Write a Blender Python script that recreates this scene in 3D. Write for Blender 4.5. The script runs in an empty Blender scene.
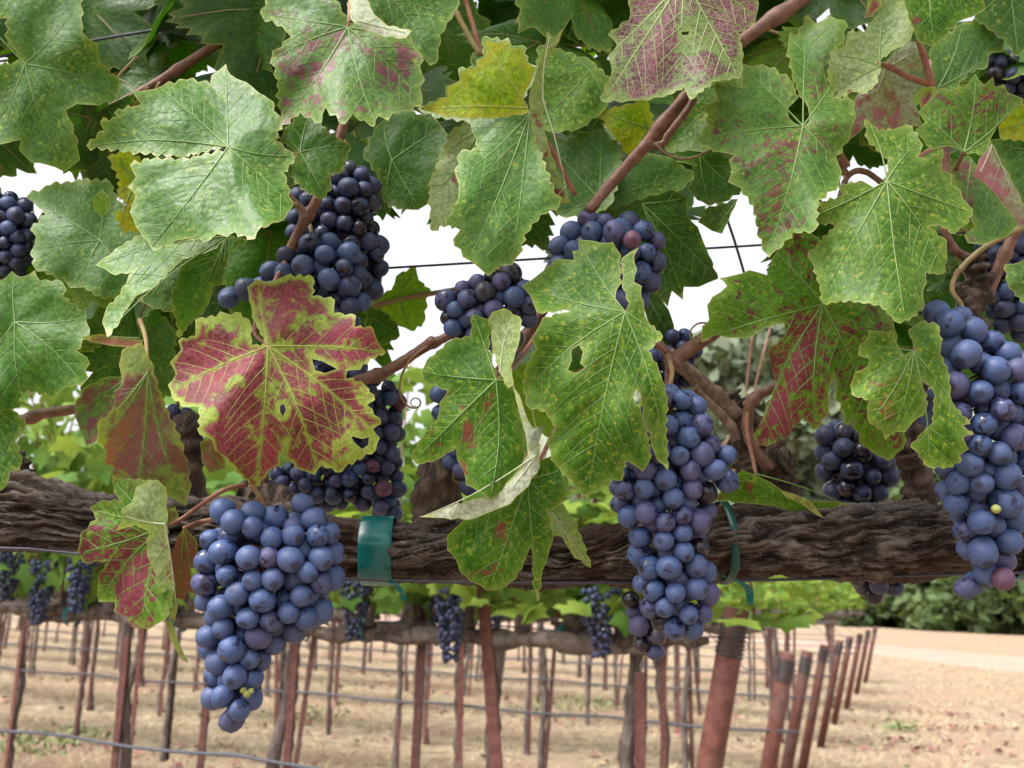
import bpy, bmesh, math, random
import numpy as np
from mathutils import Vector, Matrix, noise as mnoise
from mathutils.geometry import delaunay_2d_cdt

random.seed(7)
RNG = np.random.default_rng(11)
S = bpy.context.scene
COL = S.collection
PI = math.pi

# ------------------------------------------------------------------ camera
F = 995.0
CAMZ = 1.10
TH = math.atan(211 / F)
RO = math.radians(1.7)
C0 = Vector((0, 0, CAMZ))
FW = Vector((0, math.cos(TH), math.sin(TH)))
R0 = Vector((1, 0, 0))
U0 = Vector((0, -math.sin(TH), math.cos(TH)))
RT = (R0 * math.cos(RO) + U0 * math.sin(RO)).normalized()
UP = (U0 * math.cos(RO) - R0 * math.sin(RO)).normalized()
cam_d = bpy.data.cameras.new('camera')
cam_d.sensor_width = 36
cam_d.lens = 36 * F / 1024
cam_d.clip_start = 0.02
cam_d.clip_end = 2000
cam_d.dof.use_dof = True
cam_d.dof.focus_distance = 0.56
cam_d.dof.aperture_fstop = 16.0
cam = bpy.data.objects.new('camera', cam_d)
COL.objects.link(cam)
cam.matrix_world = Matrix(((RT.x, UP.x, -FW.x, C0.x), (RT.y, UP.y, -FW.y, C0.y), (RT.z, UP.z, -FW.z, C0.z), (0, 0, 0, 1)))
S.camera = cam

# ------------------------------------------------------------------ sky, sun, exposure
SUN_EL, SUN_AZ = math.radians(60), math.radians(-122)     # azimuth clockwise from +Y
w = bpy.data.worlds.new('World'); S.world = w
w.use_nodes = True
nt = w.node_tree
bg = nt.nodes['Background']
sky = nt.nodes.new('ShaderNodeTexSky')
sky.sky_type = 'NISHITA'; sky.sun_disc = False
sky.sun_elevation = SUN_EL; sky.sun_rotation = SUN_AZ
sky.air_density = 1.0; sky.dust_density = 6.0; sky.ozone_density = 1.0
hs = nt.nodes.new('ShaderNodeHueSaturation')               # thin overcast: most of the blue is gone
hs.inputs['Saturation'].default_value = 0.25
nt.links.new(sky.outputs[0], hs.inputs['Color'])
nt.links.new(hs.outputs[0], bg.inputs['Color'])
bg.inputs['Strength'].default_value = 0.15
sd = bpy.data.lights.new('sun', 'SUN'); sd.energy = 1.5; sd.angle = math.radians(18); sd.color = (1, .97, .92)
so = bpy.data.objects.new('sun', sd); COL.objects.link(so)
sdir = Vector((math.sin(SUN_AZ) * math.cos(SUN_EL), math.cos(SUN_AZ) * math.cos(SUN_EL), math.sin(SUN_EL)))
so.rotation_euler = sdir.to_track_quat('Z', 'Y').to_euler()
S.view_settings.view_transform = 'Standard'
S.view_settings.look = 'None'
S.view_settings.gamma = 1
S.view_settings.use_curve_mapping = False
S.view_settings.exposure = 1.5

# ------------------------------------------------------------------ helpers
def at(px, py, d):
    px, py, d = float(px), float(py), float(d)
    return C0 + d * (FW + (px - 512) / F * RT - (py - 384) / F * UP)

def tag(o, label=None, cat=None, group=None, kind=None):
    if label: o['label'] = label
    if cat: o['category'] = cat
    if group: o['group'] = group
    if kind: o['kind'] = kind
    return o

def empty(name, loc, parent=None):
    o = bpy.data.objects.new(name, None); COL.objects.link(o)
    o.empty_display_size = .01
    o.location = loc
    if parent: o.parent = parent
    return o

def mesh(name, verts, faces, mat, parent=None, smooth=True, origin=None, attrs=None):
    me = bpy.data.meshes.new(name)
    V = np.asarray(verts, dtype=float).reshape(-1, 3)
    if origin is not None:
        V = V - np.asarray(origin, dtype=float)
    me.from_pydata(V.tolist(), [], [tuple(int(i) for i in f) for f in faces])
    if smooth and len(me.polygons):
        me.polygons.foreach_set('use_smooth', [True] * len(me.polygons))
    for k, a in (attrs or {}).items():
        at_ = me.attributes.new(k, 'FLOAT', 'POINT'); at_.data.foreach_set('value', np.asarray(a, dtype=np.float32))
    ms = mat if isinstance(mat, (list, tuple)) else [mat]
    for m in ms: me.materials.append(m)
    me.update()
    o = bpy.data.objects.new(name, me); COL.objects.link(o)
    if origin is not None and parent is None: o.location = origin
    if parent: o.parent = parent
    return o

class MB:
    """collects tubes and polygons of one part"""
    def __init__(s): s.v = []; s.f = []
    def add(s, v, f):
        n = len(s.v); s.v += [tuple(x) for x in v]; s.f += [tuple(i + n for i in q) for q in f]
    def tube(s, pts, rad, seg=8, bump=0.0, freq=40., cap=True):
        pts = [Vector(p) for p in pts]; n = len(pts)
        if not hasattr(rad, '__len__'): rad = [rad] * n
        t0 = (pts[1] - pts[0]).normalized()
        a = t0.orthogonal().normalized(); vs = []; fs = []
        for i in range(n):
            t = (pts[min(i + 1, n - 1)] - pts[max(i - 1, 0)]).normalized()
            a = (a - t * a.dot(t)).normalized(); b = t.cross(a)
            for k in range(seg):
                an = 2 * PI * k / seg
                dr = a * math.cos(an) + b * math.sin(an)
                p = pts[i] + dr * rad[i]
                if bump: p = p + dr * bump * mnoise.noise(p * freq)
                vs.append(p)
        for i in range(n - 1):
            for k in range(seg):
                k2 = (k + 1) % seg
                fs.append((i * seg + k, i * seg + k2, (i + 1) * seg + k2, (i + 1) * seg + k))
        if cap:
            fs.append(tuple(range(seg - 1, -1, -1))); fs.append(tuple((n - 1) * seg + k for k in range(seg)))
        s.add(vs, fs)
    def build(s, name, mat, parent=None, origin=None, smooth=True):
        o0 = origin
        if o0 is None and parent is not None: o0 = parent.location
        o = mesh(name, s.v, s.f, mat, parent, smooth, o0)
        return o

def spline(pts, n=8):
    """Catmull-Rom through 3D points"""
    P = [Vector(p) for p in pts]
    if len(P) == 2: return [P[0].lerp(P[1], i / n) for i in range(n + 1)]
    P = [P[0] * 2 - P[1]] + P + [P[-1] * 2 - P[-2]]
    out = []
    for i in range(1, len(P) - 2):
        for k in range(n):
            t = k / n
            p0, p1, p2, p3 = P[i - 1:i + 3]
            out.append(.5 * (2 * p1 + (p2 - p0) * t + (2 * p0 - 5 * p1 + 4 * p2 - p3) * t * t + (3 * p1 - p0 - 3 * p2 + p3) * t ** 3))
    out.append(P[-2])
    return out

def lin(a, b, n): return [a + (b - a) * i / (n - 1) for i in range(n)]

# ------------------------------------------------------------------ materials
def M(name):
    m = bpy.data.materials.new(name); m.use_nodes = True
    n = m.node_tree
    return m, n, n.nodes['Principled BSDF'], n.nodes['Material Output']
def N(n, t, **k):
    x = n.nodes.new(t)
    for a, b in k.items(): setattr(x, a, b)
    return x
def noise_n(n, scale, detail=3, rough=.55, vec=None, dist=0):
    x = N(n, 'ShaderNodeTexNoise'); x.inputs['Scale'].default_value = scale
    x.inputs['Detail'].default_value = detail; x.inputs['Roughness'].default_value = rough
    x.inputs['Distortion'].default_value = dist
    if vec: n.links.new(vec, x.inputs['Vector'])
    return x.outputs['Fac']
def ramp(n, src, a, b, ca=0., cb=1.):
    x = N(n, 'ShaderNodeMapRange', interpolation_type='SMOOTHSTEP')
    n.links.new(src, x.inputs['Value'])
    x.inputs['From Min'].default_value = a; x.inputs['From Max'].default_value = b
    x.inputs['To Min'].default_value = ca; x.inputs['To Max'].default_value = cb
    return x.outputs['Result']
def math_n(n, op, a, b=None):
    x = N(n, 'ShaderNodeMath', operation=op)
    for i, v in enumerate((a, b)):
        if v is None: continue
        if isinstance(v, (int, float)): x.inputs[i].default_value = v
        else: n.links.new(v, x.inputs[i])
    return x.outputs[0]
def mix(n, fac, a, b):
    x = N(n, 'ShaderNodeMix', data_type='RGBA')
    if isinstance(fac, (int, float)): x.inputs['Factor'].default_value = fac
    else: n.links.new(fac, x.inputs['Factor'])
    for s, v in (('A', a), ('B', b)):
        i = [q for q in x.inputs if q.name == s and q.type == 'RGBA'][0]
        if isinstance(v, (tuple, list)): i.default_value = (*v[:3], 1)
        else: n.links.new(v, i)
    return [q for q in x.outputs if q.type == 'RGBA'][0]
def bump_n(n, src, strength=.4, dist=.001):
    x = N(n, 'ShaderNodeBump'); x.inputs['Strength'].default_value = strength; x.inputs['Distance'].default_value = dist
    n.links.new(src, x.inputs['Height']); return x.outputs[0]

def simple(name, col, rough=.6, col2=None, scale=30, bump=0, metal=0, spec=.4, vary=0):
    m, n, p, o = M(name)
    tc = N(n, 'ShaderNodeTexCoord').outputs['Object']
    if col2:
        f = noise_n(n, scale, 5, .65, tc)
        cc = mix(n, ramp(n, f, .35, .65), col, col2)
        if vary:
            cc = mix(n, math_n(n, 'MULTIPLY', ramp(n, noise_n(n, scale * .17, 3, .6, tc), .5, .7), .6), cc, (.10, .085, .08))
            hv = N(n, 'ShaderNodeHueSaturation'); n.links.new(cc, hv.inputs['Color']); n.links.new(ramp(n, N(n, 'ShaderNodeObjectInfo').outputs['Random'], 0, 1, 1 - vary, 1 + vary), hv.inputs['Value']); cc = hv.outputs[0]
        n.links.new(cc, p.inputs['Base Color'])
        if bump: n.links.new(bump_n(n, f, .8, bump), p.inputs['Normal'])
    else: p.inputs['Base Color'].default_value = (*col, 1)
    p.inputs['Roughness'].default_value = rough; p.inputs['Metallic'].default_value = metal
    p.inputs['Specular IOR Level'].default_value = spec
    return m

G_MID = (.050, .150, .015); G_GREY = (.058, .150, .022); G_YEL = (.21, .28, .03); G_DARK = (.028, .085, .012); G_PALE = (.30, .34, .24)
def leaf_mat(name, base, base2, spot=(.36, .38, .06), spots=.3, blotch=(.10, .015, .02), blots=0., bscale=110, edge=(.24, .34, .06), edges=.6,
             vein=(.2, .26, .08), trans=.32, rough=.42, net=0.):
    m, n, p, out = M(name)
    tc = N(n, 'ShaderNodeTexCoord').outputs['Object']
    oi = N(n, 'ShaderNodeObjectInfo').outputs['Random']
    vd = N(n, 'ShaderNodeAttribute', attribute_name='vd').outputs['Fac']
    ed = N(n, 'ShaderNodeAttribute', attribute_name='ed').outputs['Fac']
    n1 = noise_n(n, 38, 4, .6, tc)
    col = mix(n, ramp(n, n1, .36, .64), base, base2)
    fine = noise_n(n, 420, 3, .6, tc)
    dk = N(n, 'ShaderNodeHueSaturation'); n.links.new(col, dk.inputs['Color']); n.links.new(ramp(n, fine, .3, .7, .68, 1.28), dk.inputs['Value'])
    col = dk.outputs[0]
    if spots:
        s2 = noise_n(n, 430, 2, .5, tc)
        s3 = noise_n(n, 48, 2, .5, tc)
        sm = math_n(n, 'MULTIPLY', ramp(n, s2, .585, .68), ramp(n, s3, .68 - spots * .5, .80 - spots * .5))
        col = mix(n, math_n(n, 'MULTIPLY', sm, .62), col, spot)
    if edges:
        e2 = math_n(n, 'ADD', ed, math_n(n, 'MULTIPLY', math_n(n, 'SUBTRACT', noise_n(n, 130, 2, .5, tc), .5), 7.0))
        col = mix(n, math_n(n, 'MULTIPLY', ramp(n, e2, 6.0, .2), edges * .5), col, edge)
        col = mix(n, ramp(n, ed, .7, .15, 0, .8), col, (.34, .36, .12))
    if blots:
        b1 = noise_n(n, bscale, 4, .6, tc, .6)
        b0 = noise_n(n, 26, 2, .5, tc)
        bs = math_n(n, 'ADD', math_n(n, 'MULTIPLY', b1, .55), math_n(n, 'MULTIPLY', b0, .45))
        bm = ramp(n, bs, .645 - .34 * blots, .715 - .34 * blots)
        bm = math_n(n, 'MULTIPLY', bm, ramp(n, math_n(n, 'ADD', vd, math_n(n, 'MULTIPLY', math_n(n, 'SUBTRACT', noise_n(n, 180, 3, .6, tc), .5), 3.0)), .3, 2.0))
        bm = math_n(n, 'MULTIPLY', bm, ramp(n, math_n(n, 'ADD', ed, math_n(n, 'MULTIPLY', math_n(n, 'SUBTRACT', b0, .5), 14.0)), .8, 3.6))
        b2 = mix(n, ramp(n, math_n(n, 'ADD', math_n(n, 'MULTIPLY', noise_n(n, 300, 3, .6, tc), .4), math_n(n, 'MULTIPLY', noise_n(n, 34, 2, .5, tc), .6)), .38, .62), blotch, (blotch[0] * 2.3, blotch[1] * 1.8, blotch[2] * 2.3))
        col = mix(n, math_n(n, 'MULTIPLY', bm, .92), col, b2)
    if net:
        vo = N(n, 'ShaderNodeTexVoronoi', feature='DISTANCE_TO_EDGE'); vo.inputs['Scale'].default_value = 330
        n.links.new(tc, vo.inputs['Vector'])
        col = mix(n, ramp(n, vo.outputs['Distance'], .10, .03, 0, net), col, vein)
    hv = N(n, 'ShaderNodeHueSaturation'); n.links.new(col, hv.inputs['Color'])
    n.links.new(ramp(n, oi, 0, 1, .72, .98), hv.inputs['Value'])
    col = hv.outputs[0]
    n.links.new(col, p.inputs['Base Color'])
    n.links.new(ramp(n, fine, .2, .8, rough - .08, rough + .14), p.inputs['Roughness'])
    p.inputs['Specular IOR Level'].default_value = .22
    vb = N(n, 'ShaderNodeTexVoronoi', feature='F1'); vb.inputs['Scale'].default_value = 260; n.links.new(tc, vb.inputs['Vector'])
    hgt = math_n(n, 'ADD', math_n(n, 'MULTIPLY', vb.outputs['Distance'], -.7), math_n(n, 'MULTIPLY', noise_n(n, 150, 4, .6, tc), 1.3))
    bn = bump_n(n, hgt, .32, .0014); n.links.new(bn, p.inputs['Normal'])
    tr = N(n, 'ShaderNodeBsdfTranslucent')
    tcl = N(n, 'ShaderNodeMix', data_type='RGBA', blend_type='MULTIPLY'); tcl.inputs['Factor'].default_value = 1
    ii = [q for q in tcl.inputs if q.type == 'RGBA']; n.links.new(col, ii[0]); ii[1].default_value = (1.3, 1.65, .25, 1)
    n.links.new([q for q in tcl.outputs if q.type == 'RGBA'][0], tr.inputs['Color']); n.links.new(bn, tr.inputs['Normal'])
    mx = N(n, 'ShaderNodeMixShader'); mx.inputs[0].default_value = trans * .95
    n.links.new(p.outputs[0], mx.inputs[1]); n.links.new(tr.outputs[0], mx.inputs[2]); n.links.new(mx.outputs[0], out.inputs['Surface'])
    return m

def vein_mat(name, col):
    m, n, p, o = M(name)
    p.inputs['Base Color'].default_value = (*col, 1); p.inputs['Roughness'].default_value = .5
    return m
VE_GREEN = vein_mat('vein_green', (.13, .225, .055)); VE_YEL = vein_mat('vein_yellow', (.27, .29, .06)); VE_PALE = vein_mat('vein_pale', (.40, .44, .27))

LM = {
 'red': leaf_mat('leaf_red', (.17, .25, .03), (.25, .30, .05), blots=.67, blotch=(.105, .005, .030), bscale=95, edges=.8, edge=(.30, .36, .05), spots=.2, trans=.28, net=.12, vein=(.42, .40, .12), rough=.5),
 'green': leaf_mat('leaf_green', G_MID, (.075, .185, .022), spots=.35, edges=.5),
 'bright': leaf_mat('leaf_bright', (.045, .150, .008), (.078, .192, .012), spots=.7, edges=.7, blots=.16, blotch=(.10, .03, .02), trans=.4),
 'spotted': leaf_mat('leaf_spotted', (.068, .175, .014), (.110, .215, .020), spots=1.05, spot=(.42, .40, .08), edges=.8, trans=.34),
 'speckdark': leaf_mat('leaf_speckled_dark', (.050, .150, .010), (.085, .190, .014), spots=1.15, spot=(.40, .38, .05), edges=.8, blots=.02, blotch=(.10, .04, .015), trans=.34),
 'grey': leaf_mat('leaf_grey', G_GREY, (.085, .182, .038), spots=.45, edges=.6, rough=.4, trans=.22),
 'greyred': leaf_mat('leaf_grey_red', (.075, .17, .032), (.115, .20, .05), spots=.4, blots=.42, blotch=(.10, .035, .045), edges=.5, trans=.22),
 'freckle': leaf_mat('leaf_freckled', (.068, .17, .025), (.11, .21, .034), spots=.4, blots=.36, blotch=(.085, .03, .03), bscale=260, edges=.6, trans=.28),
 'mottled': leaf_mat('leaf_mottled', (.072, .19, .014), (.125, .24, .022), spots=.7, blots=.42, blotch=(.095, .012, .03), bscale=210, edges=.7, trans=.38),
 'purple': leaf_mat('leaf_purple', (.13, .21, .06), (.18, .25, .08), spots=.2, blots=.64, blotch=(.10, .03, .055), bscale=75, edges=.6, trans=.24, net=.55, vein=(.27, .32, .14)),
 'twist': leaf_mat('leaf_twist', (.14, .20, .045), (.19, .24, .06), spots=.2, blots=.42, blotch=(.085, .032, .032), bscale=45, edges=.7, edge=(.34, .33, .06), trans=.25),
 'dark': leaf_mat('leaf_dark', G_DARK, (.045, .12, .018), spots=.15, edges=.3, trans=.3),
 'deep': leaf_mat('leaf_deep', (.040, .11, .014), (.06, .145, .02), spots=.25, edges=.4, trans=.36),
 'yellow': leaf_mat('leaf_yellow_lit', (.20, .33, .015), (.36, .40, .02), spots=.5, spot=(.45, .36, .03), edges=1, edge=(.44, .36, .03), trans=.5),  # yellow-green leaf, with light shining through put into its brighter albedo
 'backlit': leaf_mat('leaf_backlit', (.15, .25, .03), (.19, .29, .04), spots=.3, edges=.4, trans=.6),
 'pale': leaf_mat('leaf_pale', G_PALE, (.37, .39, .30), spots=.15, spot=(.28, .2, .16), edges=.3, trans=.06, rough=.6),
 'palegreen': leaf_mat('leaf_pale_green', (.21, .29, .12), (.27, .34, .17), spots=.3, blots=.12, edges=.6, trans=.28, rough=.55),
 'palespot': leaf_mat('leaf_pale_spot', G_PALE, (.36, .38, .28), spots=.15, blots=.36, blotch=(.2, .09, .1), edges=.3, trans=.10, rough=.6),
 'dry': leaf_mat('leaf_dry', (.22, .19, .07), (.25, .13, .07), spots=.2, blots=.5, blotch=(.16, .06, .045), edges=.6, trans=.3, rough=.6),
}

def bark_mat(name, a, b, c, scale=1.0, along=(1, 1, 1)):
    m, n, p, o = M(name)
    tc = N(n, 'ShaderNodeAttribute', attribute_name='bark').outputs['Vector'] if along is None else N(n, 'ShaderNodeTexCoord').outputs['Object']
    mp = N(n, 'ShaderNodeMapping'); n.links.new(tc, mp.inputs['Vector'])
    if along: mp.inputs['Scale'].default_value = along
    v = mp.outputs[0]
    f1 = noise_n(n, 160 * scale, 6, .7, v, .6); f2 = noise_n(n, 30 * scale, 4, .6, v); f3 = noise_n(n, 600 * scale, 3, .6, v)
    col = mix(n, ramp(n, f1, .36, .62), a, b)
    col = mix(n, ramp(n, f2, .52, .70), col, c)
    n.links.new(col, p.inputs['Base Color']); p.inputs['Roughness'].default_value = .85; p.inputs['Specular IOR Level'].default_value = .2
    h = math_n(n, 'ADD', f1, math_n(n, 'MULTIPLY', f3, .4))
    n.links.new(bump_n(n, h, 1.0, .0035 / scale), p.inputs['Normal'])
    return m
m_, n_, p_, o_ = M('bark_cordon')
tc_ = N(n_, 'ShaderNodeTexCoord').outputs['Object']; mp_ = N(n_, 'ShaderNodeMapping'); mp_.inputs['Scale'].default_value = (.22, 1, 1); n_.links.new(tc_, mp_.inputs['Vector'])
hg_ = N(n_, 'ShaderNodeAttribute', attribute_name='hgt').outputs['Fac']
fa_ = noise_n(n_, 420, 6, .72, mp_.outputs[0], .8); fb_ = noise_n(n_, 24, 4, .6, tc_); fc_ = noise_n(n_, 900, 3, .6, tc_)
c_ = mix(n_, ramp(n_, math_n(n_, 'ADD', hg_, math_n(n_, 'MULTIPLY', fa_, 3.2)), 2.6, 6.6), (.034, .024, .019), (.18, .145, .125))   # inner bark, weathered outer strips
c_ = mix(n_, ramp(n_, fa_, .50, .68, 0, .8), c_, (.20, .165, .14))
c_ = mix(n_, ramp(n_, fb_, .5, .68, 0, .6), c_, (.09, .045, .028))
n_.links.new(c_, p_.inputs['Base Color']); p_.inputs['Roughness'].default_value = .85; p_.inputs['Specular IOR Level'].default_value = .2
n_.links.new(bump_n(n_, math_n(n_, 'ADD', fa_, math_n(n_, 'MULTIPLY', fc_, .5)), 1.0, .0028), p_.inputs['Normal'])
BARK = m_
BARK_SPUR = bark_mat('bark_spur', (.035, .026, .022), (.13, .09, .07), (.17, .13, .11), .8, (1, 1, .3))
BARK_FAR = bark_mat('bark_far', (.075, .056, .05), (.19, .15, .135), (.25, .21, .19), .2, (1, 1, .3))
CANE = simple('cane_brown', (.115, .05, .036), .55, (.21, .105, .07), 110, .0010)
CANE_OLD = simple('cane_old', (.12, .075, .05), .75, (.24, .17, .12), 160, .0012)
CANE_OLIVE = simple('cane_olive', (.20, .17, .06), .55, (.27, .19, .09), 80)
PET_RED = simple('petiole_red', (.22, .075, .06), .5, (.30, .15, .08), 120)
PET_GREEN = simple('petiole_green', (.20, .19, .06), .5, (.26, .14, .06), 90)
STEM = simple('bunch_stem', (.17, .08, .04), .6, (.20, .15, .05), 160)
WIRE = simple('wire_grey', (.05, .05, .065), .55, metal=.4)
HOSE = simple('drip_hose', (.06, .065, .085), .5)
TIE = simple('tie_green', (.004, .085, .085), .25, (.008, .12, .115), 60)
TIE_DARK = simple('tie_dark_green', (.004, .045, .035), .35)
STAKE = simple('stake_rust', (.075, .025, .022), .7, (.135, .05, .04), 45, .001, vary=.35)
POST = simple('post_rust', (.088, .029, .023), .65, (.145, .055, .04), 30, .001, vary=.2)
WRAP = simple('wire_wrap', (.03, .03, .035), .5, (.07, .06, .06), 60)

def berry_mat(name, bloom, bloom2, dark, cover, rough=.54):
    m, n, p, o = M(name)
    tc = N(n, 'ShaderNodeTexCoord').outputs['Object']
    oi = N(n, 'ShaderNodeObjectInfo').outputs['Random']
    off = N(n, 'ShaderNodeVectorMath', operation='ADD'); n.links.new(tc, off.inputs[0])
    cx = N(n, 'ShaderNodeCombineXYZ'); n.links.new(math_n(n, 'MULTIPLY', oi, 9.7), cx.inputs[0]); n.links.new(math_n(n, 'MULTIPLY', oi, 3.1), cx.inputs[2])
    n.links.new(cx.outputs[0], off.inputs[1]); v = off.outputs[0]
    f1 = noise_n(n, 170, 4, .62, v, .4); f2 = noise_n(n, 900, 3, .6, v)
    cov = math_n(n, 'ADD', f1, math_n(n, 'MULTIPLY', math_n(n, 'SUBTRACT', oi, .5), .22))
    bm = ramp(n, cov, .50 - cover * .30, .60 - cover * .24)
    sep = N(n, 'ShaderNodeSeparateXYZ'); n.links.new(tc, sep.inputs[0])
    r2 = math_n(n, 'ADD', math_n(n, 'POWER', sep.outputs[0], 2), math_n(n, 'POWER', sep.outputs[1], 2))
    rr = math_n(n, 'SQRT', r2)
    tip = math_n(n, 'MULTIPLY', ramp(n, rr, .0007, .0003), ramp(n, sep.outputs[2], 0, .001))
    patch = math_n(n, 'MULTIPLY', math_n(n, 'MULTIPLY', ramp(n, math_n(n, 'ADD', rr, math_n(n, 'MULTIPLY', f1, .004)), .0052, .0038), ramp(n, sep.outputs[2], 0, .001)), ramp(n, oi, .45, .6))
    blc = mix(n, oi, bloom, bloom2)
    hv = N(n, 'ShaderNodeHueSaturation'); n.links.new(blc, hv.inputs['Color']); n.links.new(ramp(n, f2, .3, .7, .86, 1.12), hv.inputs['Value'])
    col = mix(n, math_n(n, 'MULTIPLY', bm, .95), dark, hv.outputs[0])
    col = mix(n, math_n(n, 'MULTIPLY', patch, .7), col, dark)
    col = mix(n, tip, col, (.035, .02, .015))
    n.links.new(col, p.inputs['Base Color'])
    n.links.new(ramp(n, bm, 0, 1, .24, rough), p.inputs['Roughness'])
    p.inputs['Specular IOR Level'].default_value = .42
    n.links.new(bump_n(n, f1, .12, .0006), p.inputs['Normal'])
    return m
B_BLUE = berry_mat('berry_blue', (.041, .076, .190), (.056, .083, .188), (.012, .011, .032), .72)
B_PURP = berry_mat('berry_purple', (.050, .066, .160), (.068, .066, .15), (.016, .010, .03), .62)
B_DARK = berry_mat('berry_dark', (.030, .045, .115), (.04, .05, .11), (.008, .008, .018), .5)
B_RED = berry_mat('berry_red', (.13, .055, .10), (.11, .05, .09), (.07, .010, .025), .5)
B_BARE = berry_mat('berry_bare', (.06, .05, .08), (.05, .05, .08), (.012, .008, .014), .15, .3)
B_GREEN = simple('berry_green', (.28, .30, .08), .45)

# =================================================================== SETTING
def ground_mat():
    m, n, p, o = M('dry_ground')
    tc = N(n, 'ShaderNodeTexCoord').outputs['Object']
    a = noise_n(n, .55, 5, .6, tc); b = noise_n(n, 7, 6, .7, tc); c = noise_n(n, 60, 4, .7, tc); d = noise_n(n, 2.2, 4, .6, tc)
    col = mix(n, ramp(n, b, .3, .7), (.165, .12, .08), (.36, .285, .195))
    col = mix(n, ramp(n, a, .45, .62), col, (.29, .195, .135))
    col = mix(n, ramp(n, c, .55, .75), col, (.45, .355, .24))
    col = mix(n, ramp(n, d, .60, .72, 0, .55), col, (.25, .15, .115))
    n.links.new(col, p.inputs['Base Color']); p.inputs['Roughness'].default_value = .95; p.inputs['Specular IOR Level'].default_value = .1
    n.links.new(bump_n(n, c, .8, .03), p.inputs['Normal'])
    return m
gv, gf = [], []
xs = np.concatenate([np.linspace(-400, -30, 12), np.linspace(-25, 40, 90), np.linspace(46, 400, 12)])
ys = np.concatenate([np.linspace(-60, 0, 6), np.linspace(1, 45, 80), np.linspace(50, 600, 14)])
for y in ys:
    for x in xs:
        gv.append((x, y, .035 * mnoise.noise(Vector((x * .6, y * .6, 0)))))
for j in range(len(ys) - 1):
    for i in range(len(xs) - 1):
        q = j * len(xs) + i; gf.append((q, q + 1, q + 1 + len(xs), q + len(xs)))
tag(mesh('ground', gv, gf, ground_mat()), 'dry straw coloured soil between the vine rows', None, None, 'structure')

# pale dirt track beyond the row ends
m_, n_, p_, o_ = M('dirt_track')
tc_ = N(n_, 'ShaderNodeTexCoord').outputs['Object']
n_.links.new(mix(n_, ramp(n_, noise_n(n_, .9, 6, .65, tc_), .3, .7), (.26, .165, .125), (.33, .225, .172)), p_.inputs['Base Color'])
p_.inputs['Roughness'].default_value = .95
ROAD = m_
rv, rf = [], []
pathc = spline([(17.5, -8, 0), (14.0, 8, 0), (11.5, 18, 0), (9.8, 26, 0), (3, 36, 0), (-14, 47, 0), (-45, 62, 0)], 14)
for i, p in enumerate(pathc):
    t = (pathc[min(i + 1, len(pathc) - 1)] - pathc[max(i - 1, 0)]).normalized(); s_ = Vector((t.y, -t.x, 0))
    for k in range(9):
        q = p + s_ * (k / 8 - .5) * (5.0 + .5 * mnoise.noise(p * .4 + Vector((k > 4, 0, 0))))
        rv.append((q.x, q.y, .035 * mnoise.noise(Vector((q.x * .6, q.y * .6, 0))) + (.014 if 0 < k < 8 else -.03)))
for i in range(len(pathc) - 1):
    for k in range(8):
        a = i * 9 + k; rf.append((a, a + 1, a + 10, a + 9))
tag(mesh('dirt_road', rv, rf, ROAD), 'pale bare dirt road past the row ends', None, None, 'structure')

# wooded hill far behind
HILL = simple('hill_scrub', (.115, .15, .095), .95, (.17, .195, .135), .12)
hv_, hf_ = [], []
nx, ny = 70, 16
for j in range(ny):
    for i in range(nx):
        x = -160 + 330 * i / (nx - 1); y = 95 + 110 * j / (ny - 1)
        pro = math.sin(PI * min(1, j / (ny - 1) * .9 + .02)) ** .8
        h = 40 * pro * (.35 + .65 * math.exp(-((x - 42) / 60) ** 2)) * (1 + .35 * mnoise.noise(Vector((x * .03, y * .03, 4)))) + 2.0 * mnoise.noise(Vector((x * .2, y * .2, 1))) * pro
        hv_.append((x, y, h - 1.2))
for j in range(ny - 1):
    for i in range(nx - 1):
        a = j * nx + i; hf_.append((a, a + 1, a + nx + 1, a + nx))
tag(mesh('hill', hv_, hf_, HILL), 'grey green wooded hill behind the road', None, None, 'structure')

# ------------------------------------------------------------------ trees behind the road
def far_leaf_mat(name, a, b, trans=.25):
    m, n, p, out = M(name)
    tc = N(n, 'ShaderNodeTexCoord').outputs['Object']
    col = mix(n, ramp(n, noise_n(n, .9 if 'tree' in name else 9, 4, .6, tc), .35, .65), a, b)
    n.links.new(col, p.inputs['Base Color']); p.inputs['Roughness'].default_value = .7; p.inputs['Specular IOR Level'].default_value = .2
    tr = N(n, 'ShaderNodeBsdfTranslucent')
    tm = mix(n, .5, col, (.30, .38, .05)); n.links.new(tm, tr.inputs['Color'])
    mx = N(n, 'ShaderNodeMixShader'); mx.inputs[0].default_value = trans
    n.links.new(p.outputs[0], mx.inputs[1]); n.links.new(tr.outputs[0], mx.inputs[2]); n.links.new(mx.outputs[0], out.inputs['Surface'])
    return m
T_DARK = far_leaf_mat('tree_dark', (.045, .075, .03), (.08, .115, .045)); T_HAZE = far_leaf_mat('tree_haze', (.11, .145, .09), (.155, .185, .12), .12); T_MID = far_leaf_mat('tree_mid', (.06, .10, .035), (.11, .15, .06))  # the grey crowns carry distance haze in their colour
TRUNK = simple('tree_trunk', (.09, .065, .05), .9, (.17, .13, .10), 3)
def scatter_faces(pts, size, rng, asp=.7):
    n = len(pts)
    a = rng.normal(size=(n, 3)); a /= np.linalg.norm(a, axis=1)[:, None]
    b = rng.normal(size=(n, 3)); b -= a * (a * b).sum(1)[:, None]; b /= np.linalg.norm(b, axis=1)[:, None]
    s = size * rng.uniform(.6, 1.35, (n, 1))
    P = np.stack([pts + a * s, pts + b * s * asp + a * s * .15, pts - a * s, pts - b * s * asp + a * s * .15], 1).reshape(-1, 3)
    return P, np.arange(4 * n).reshape(n, 4)
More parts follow.
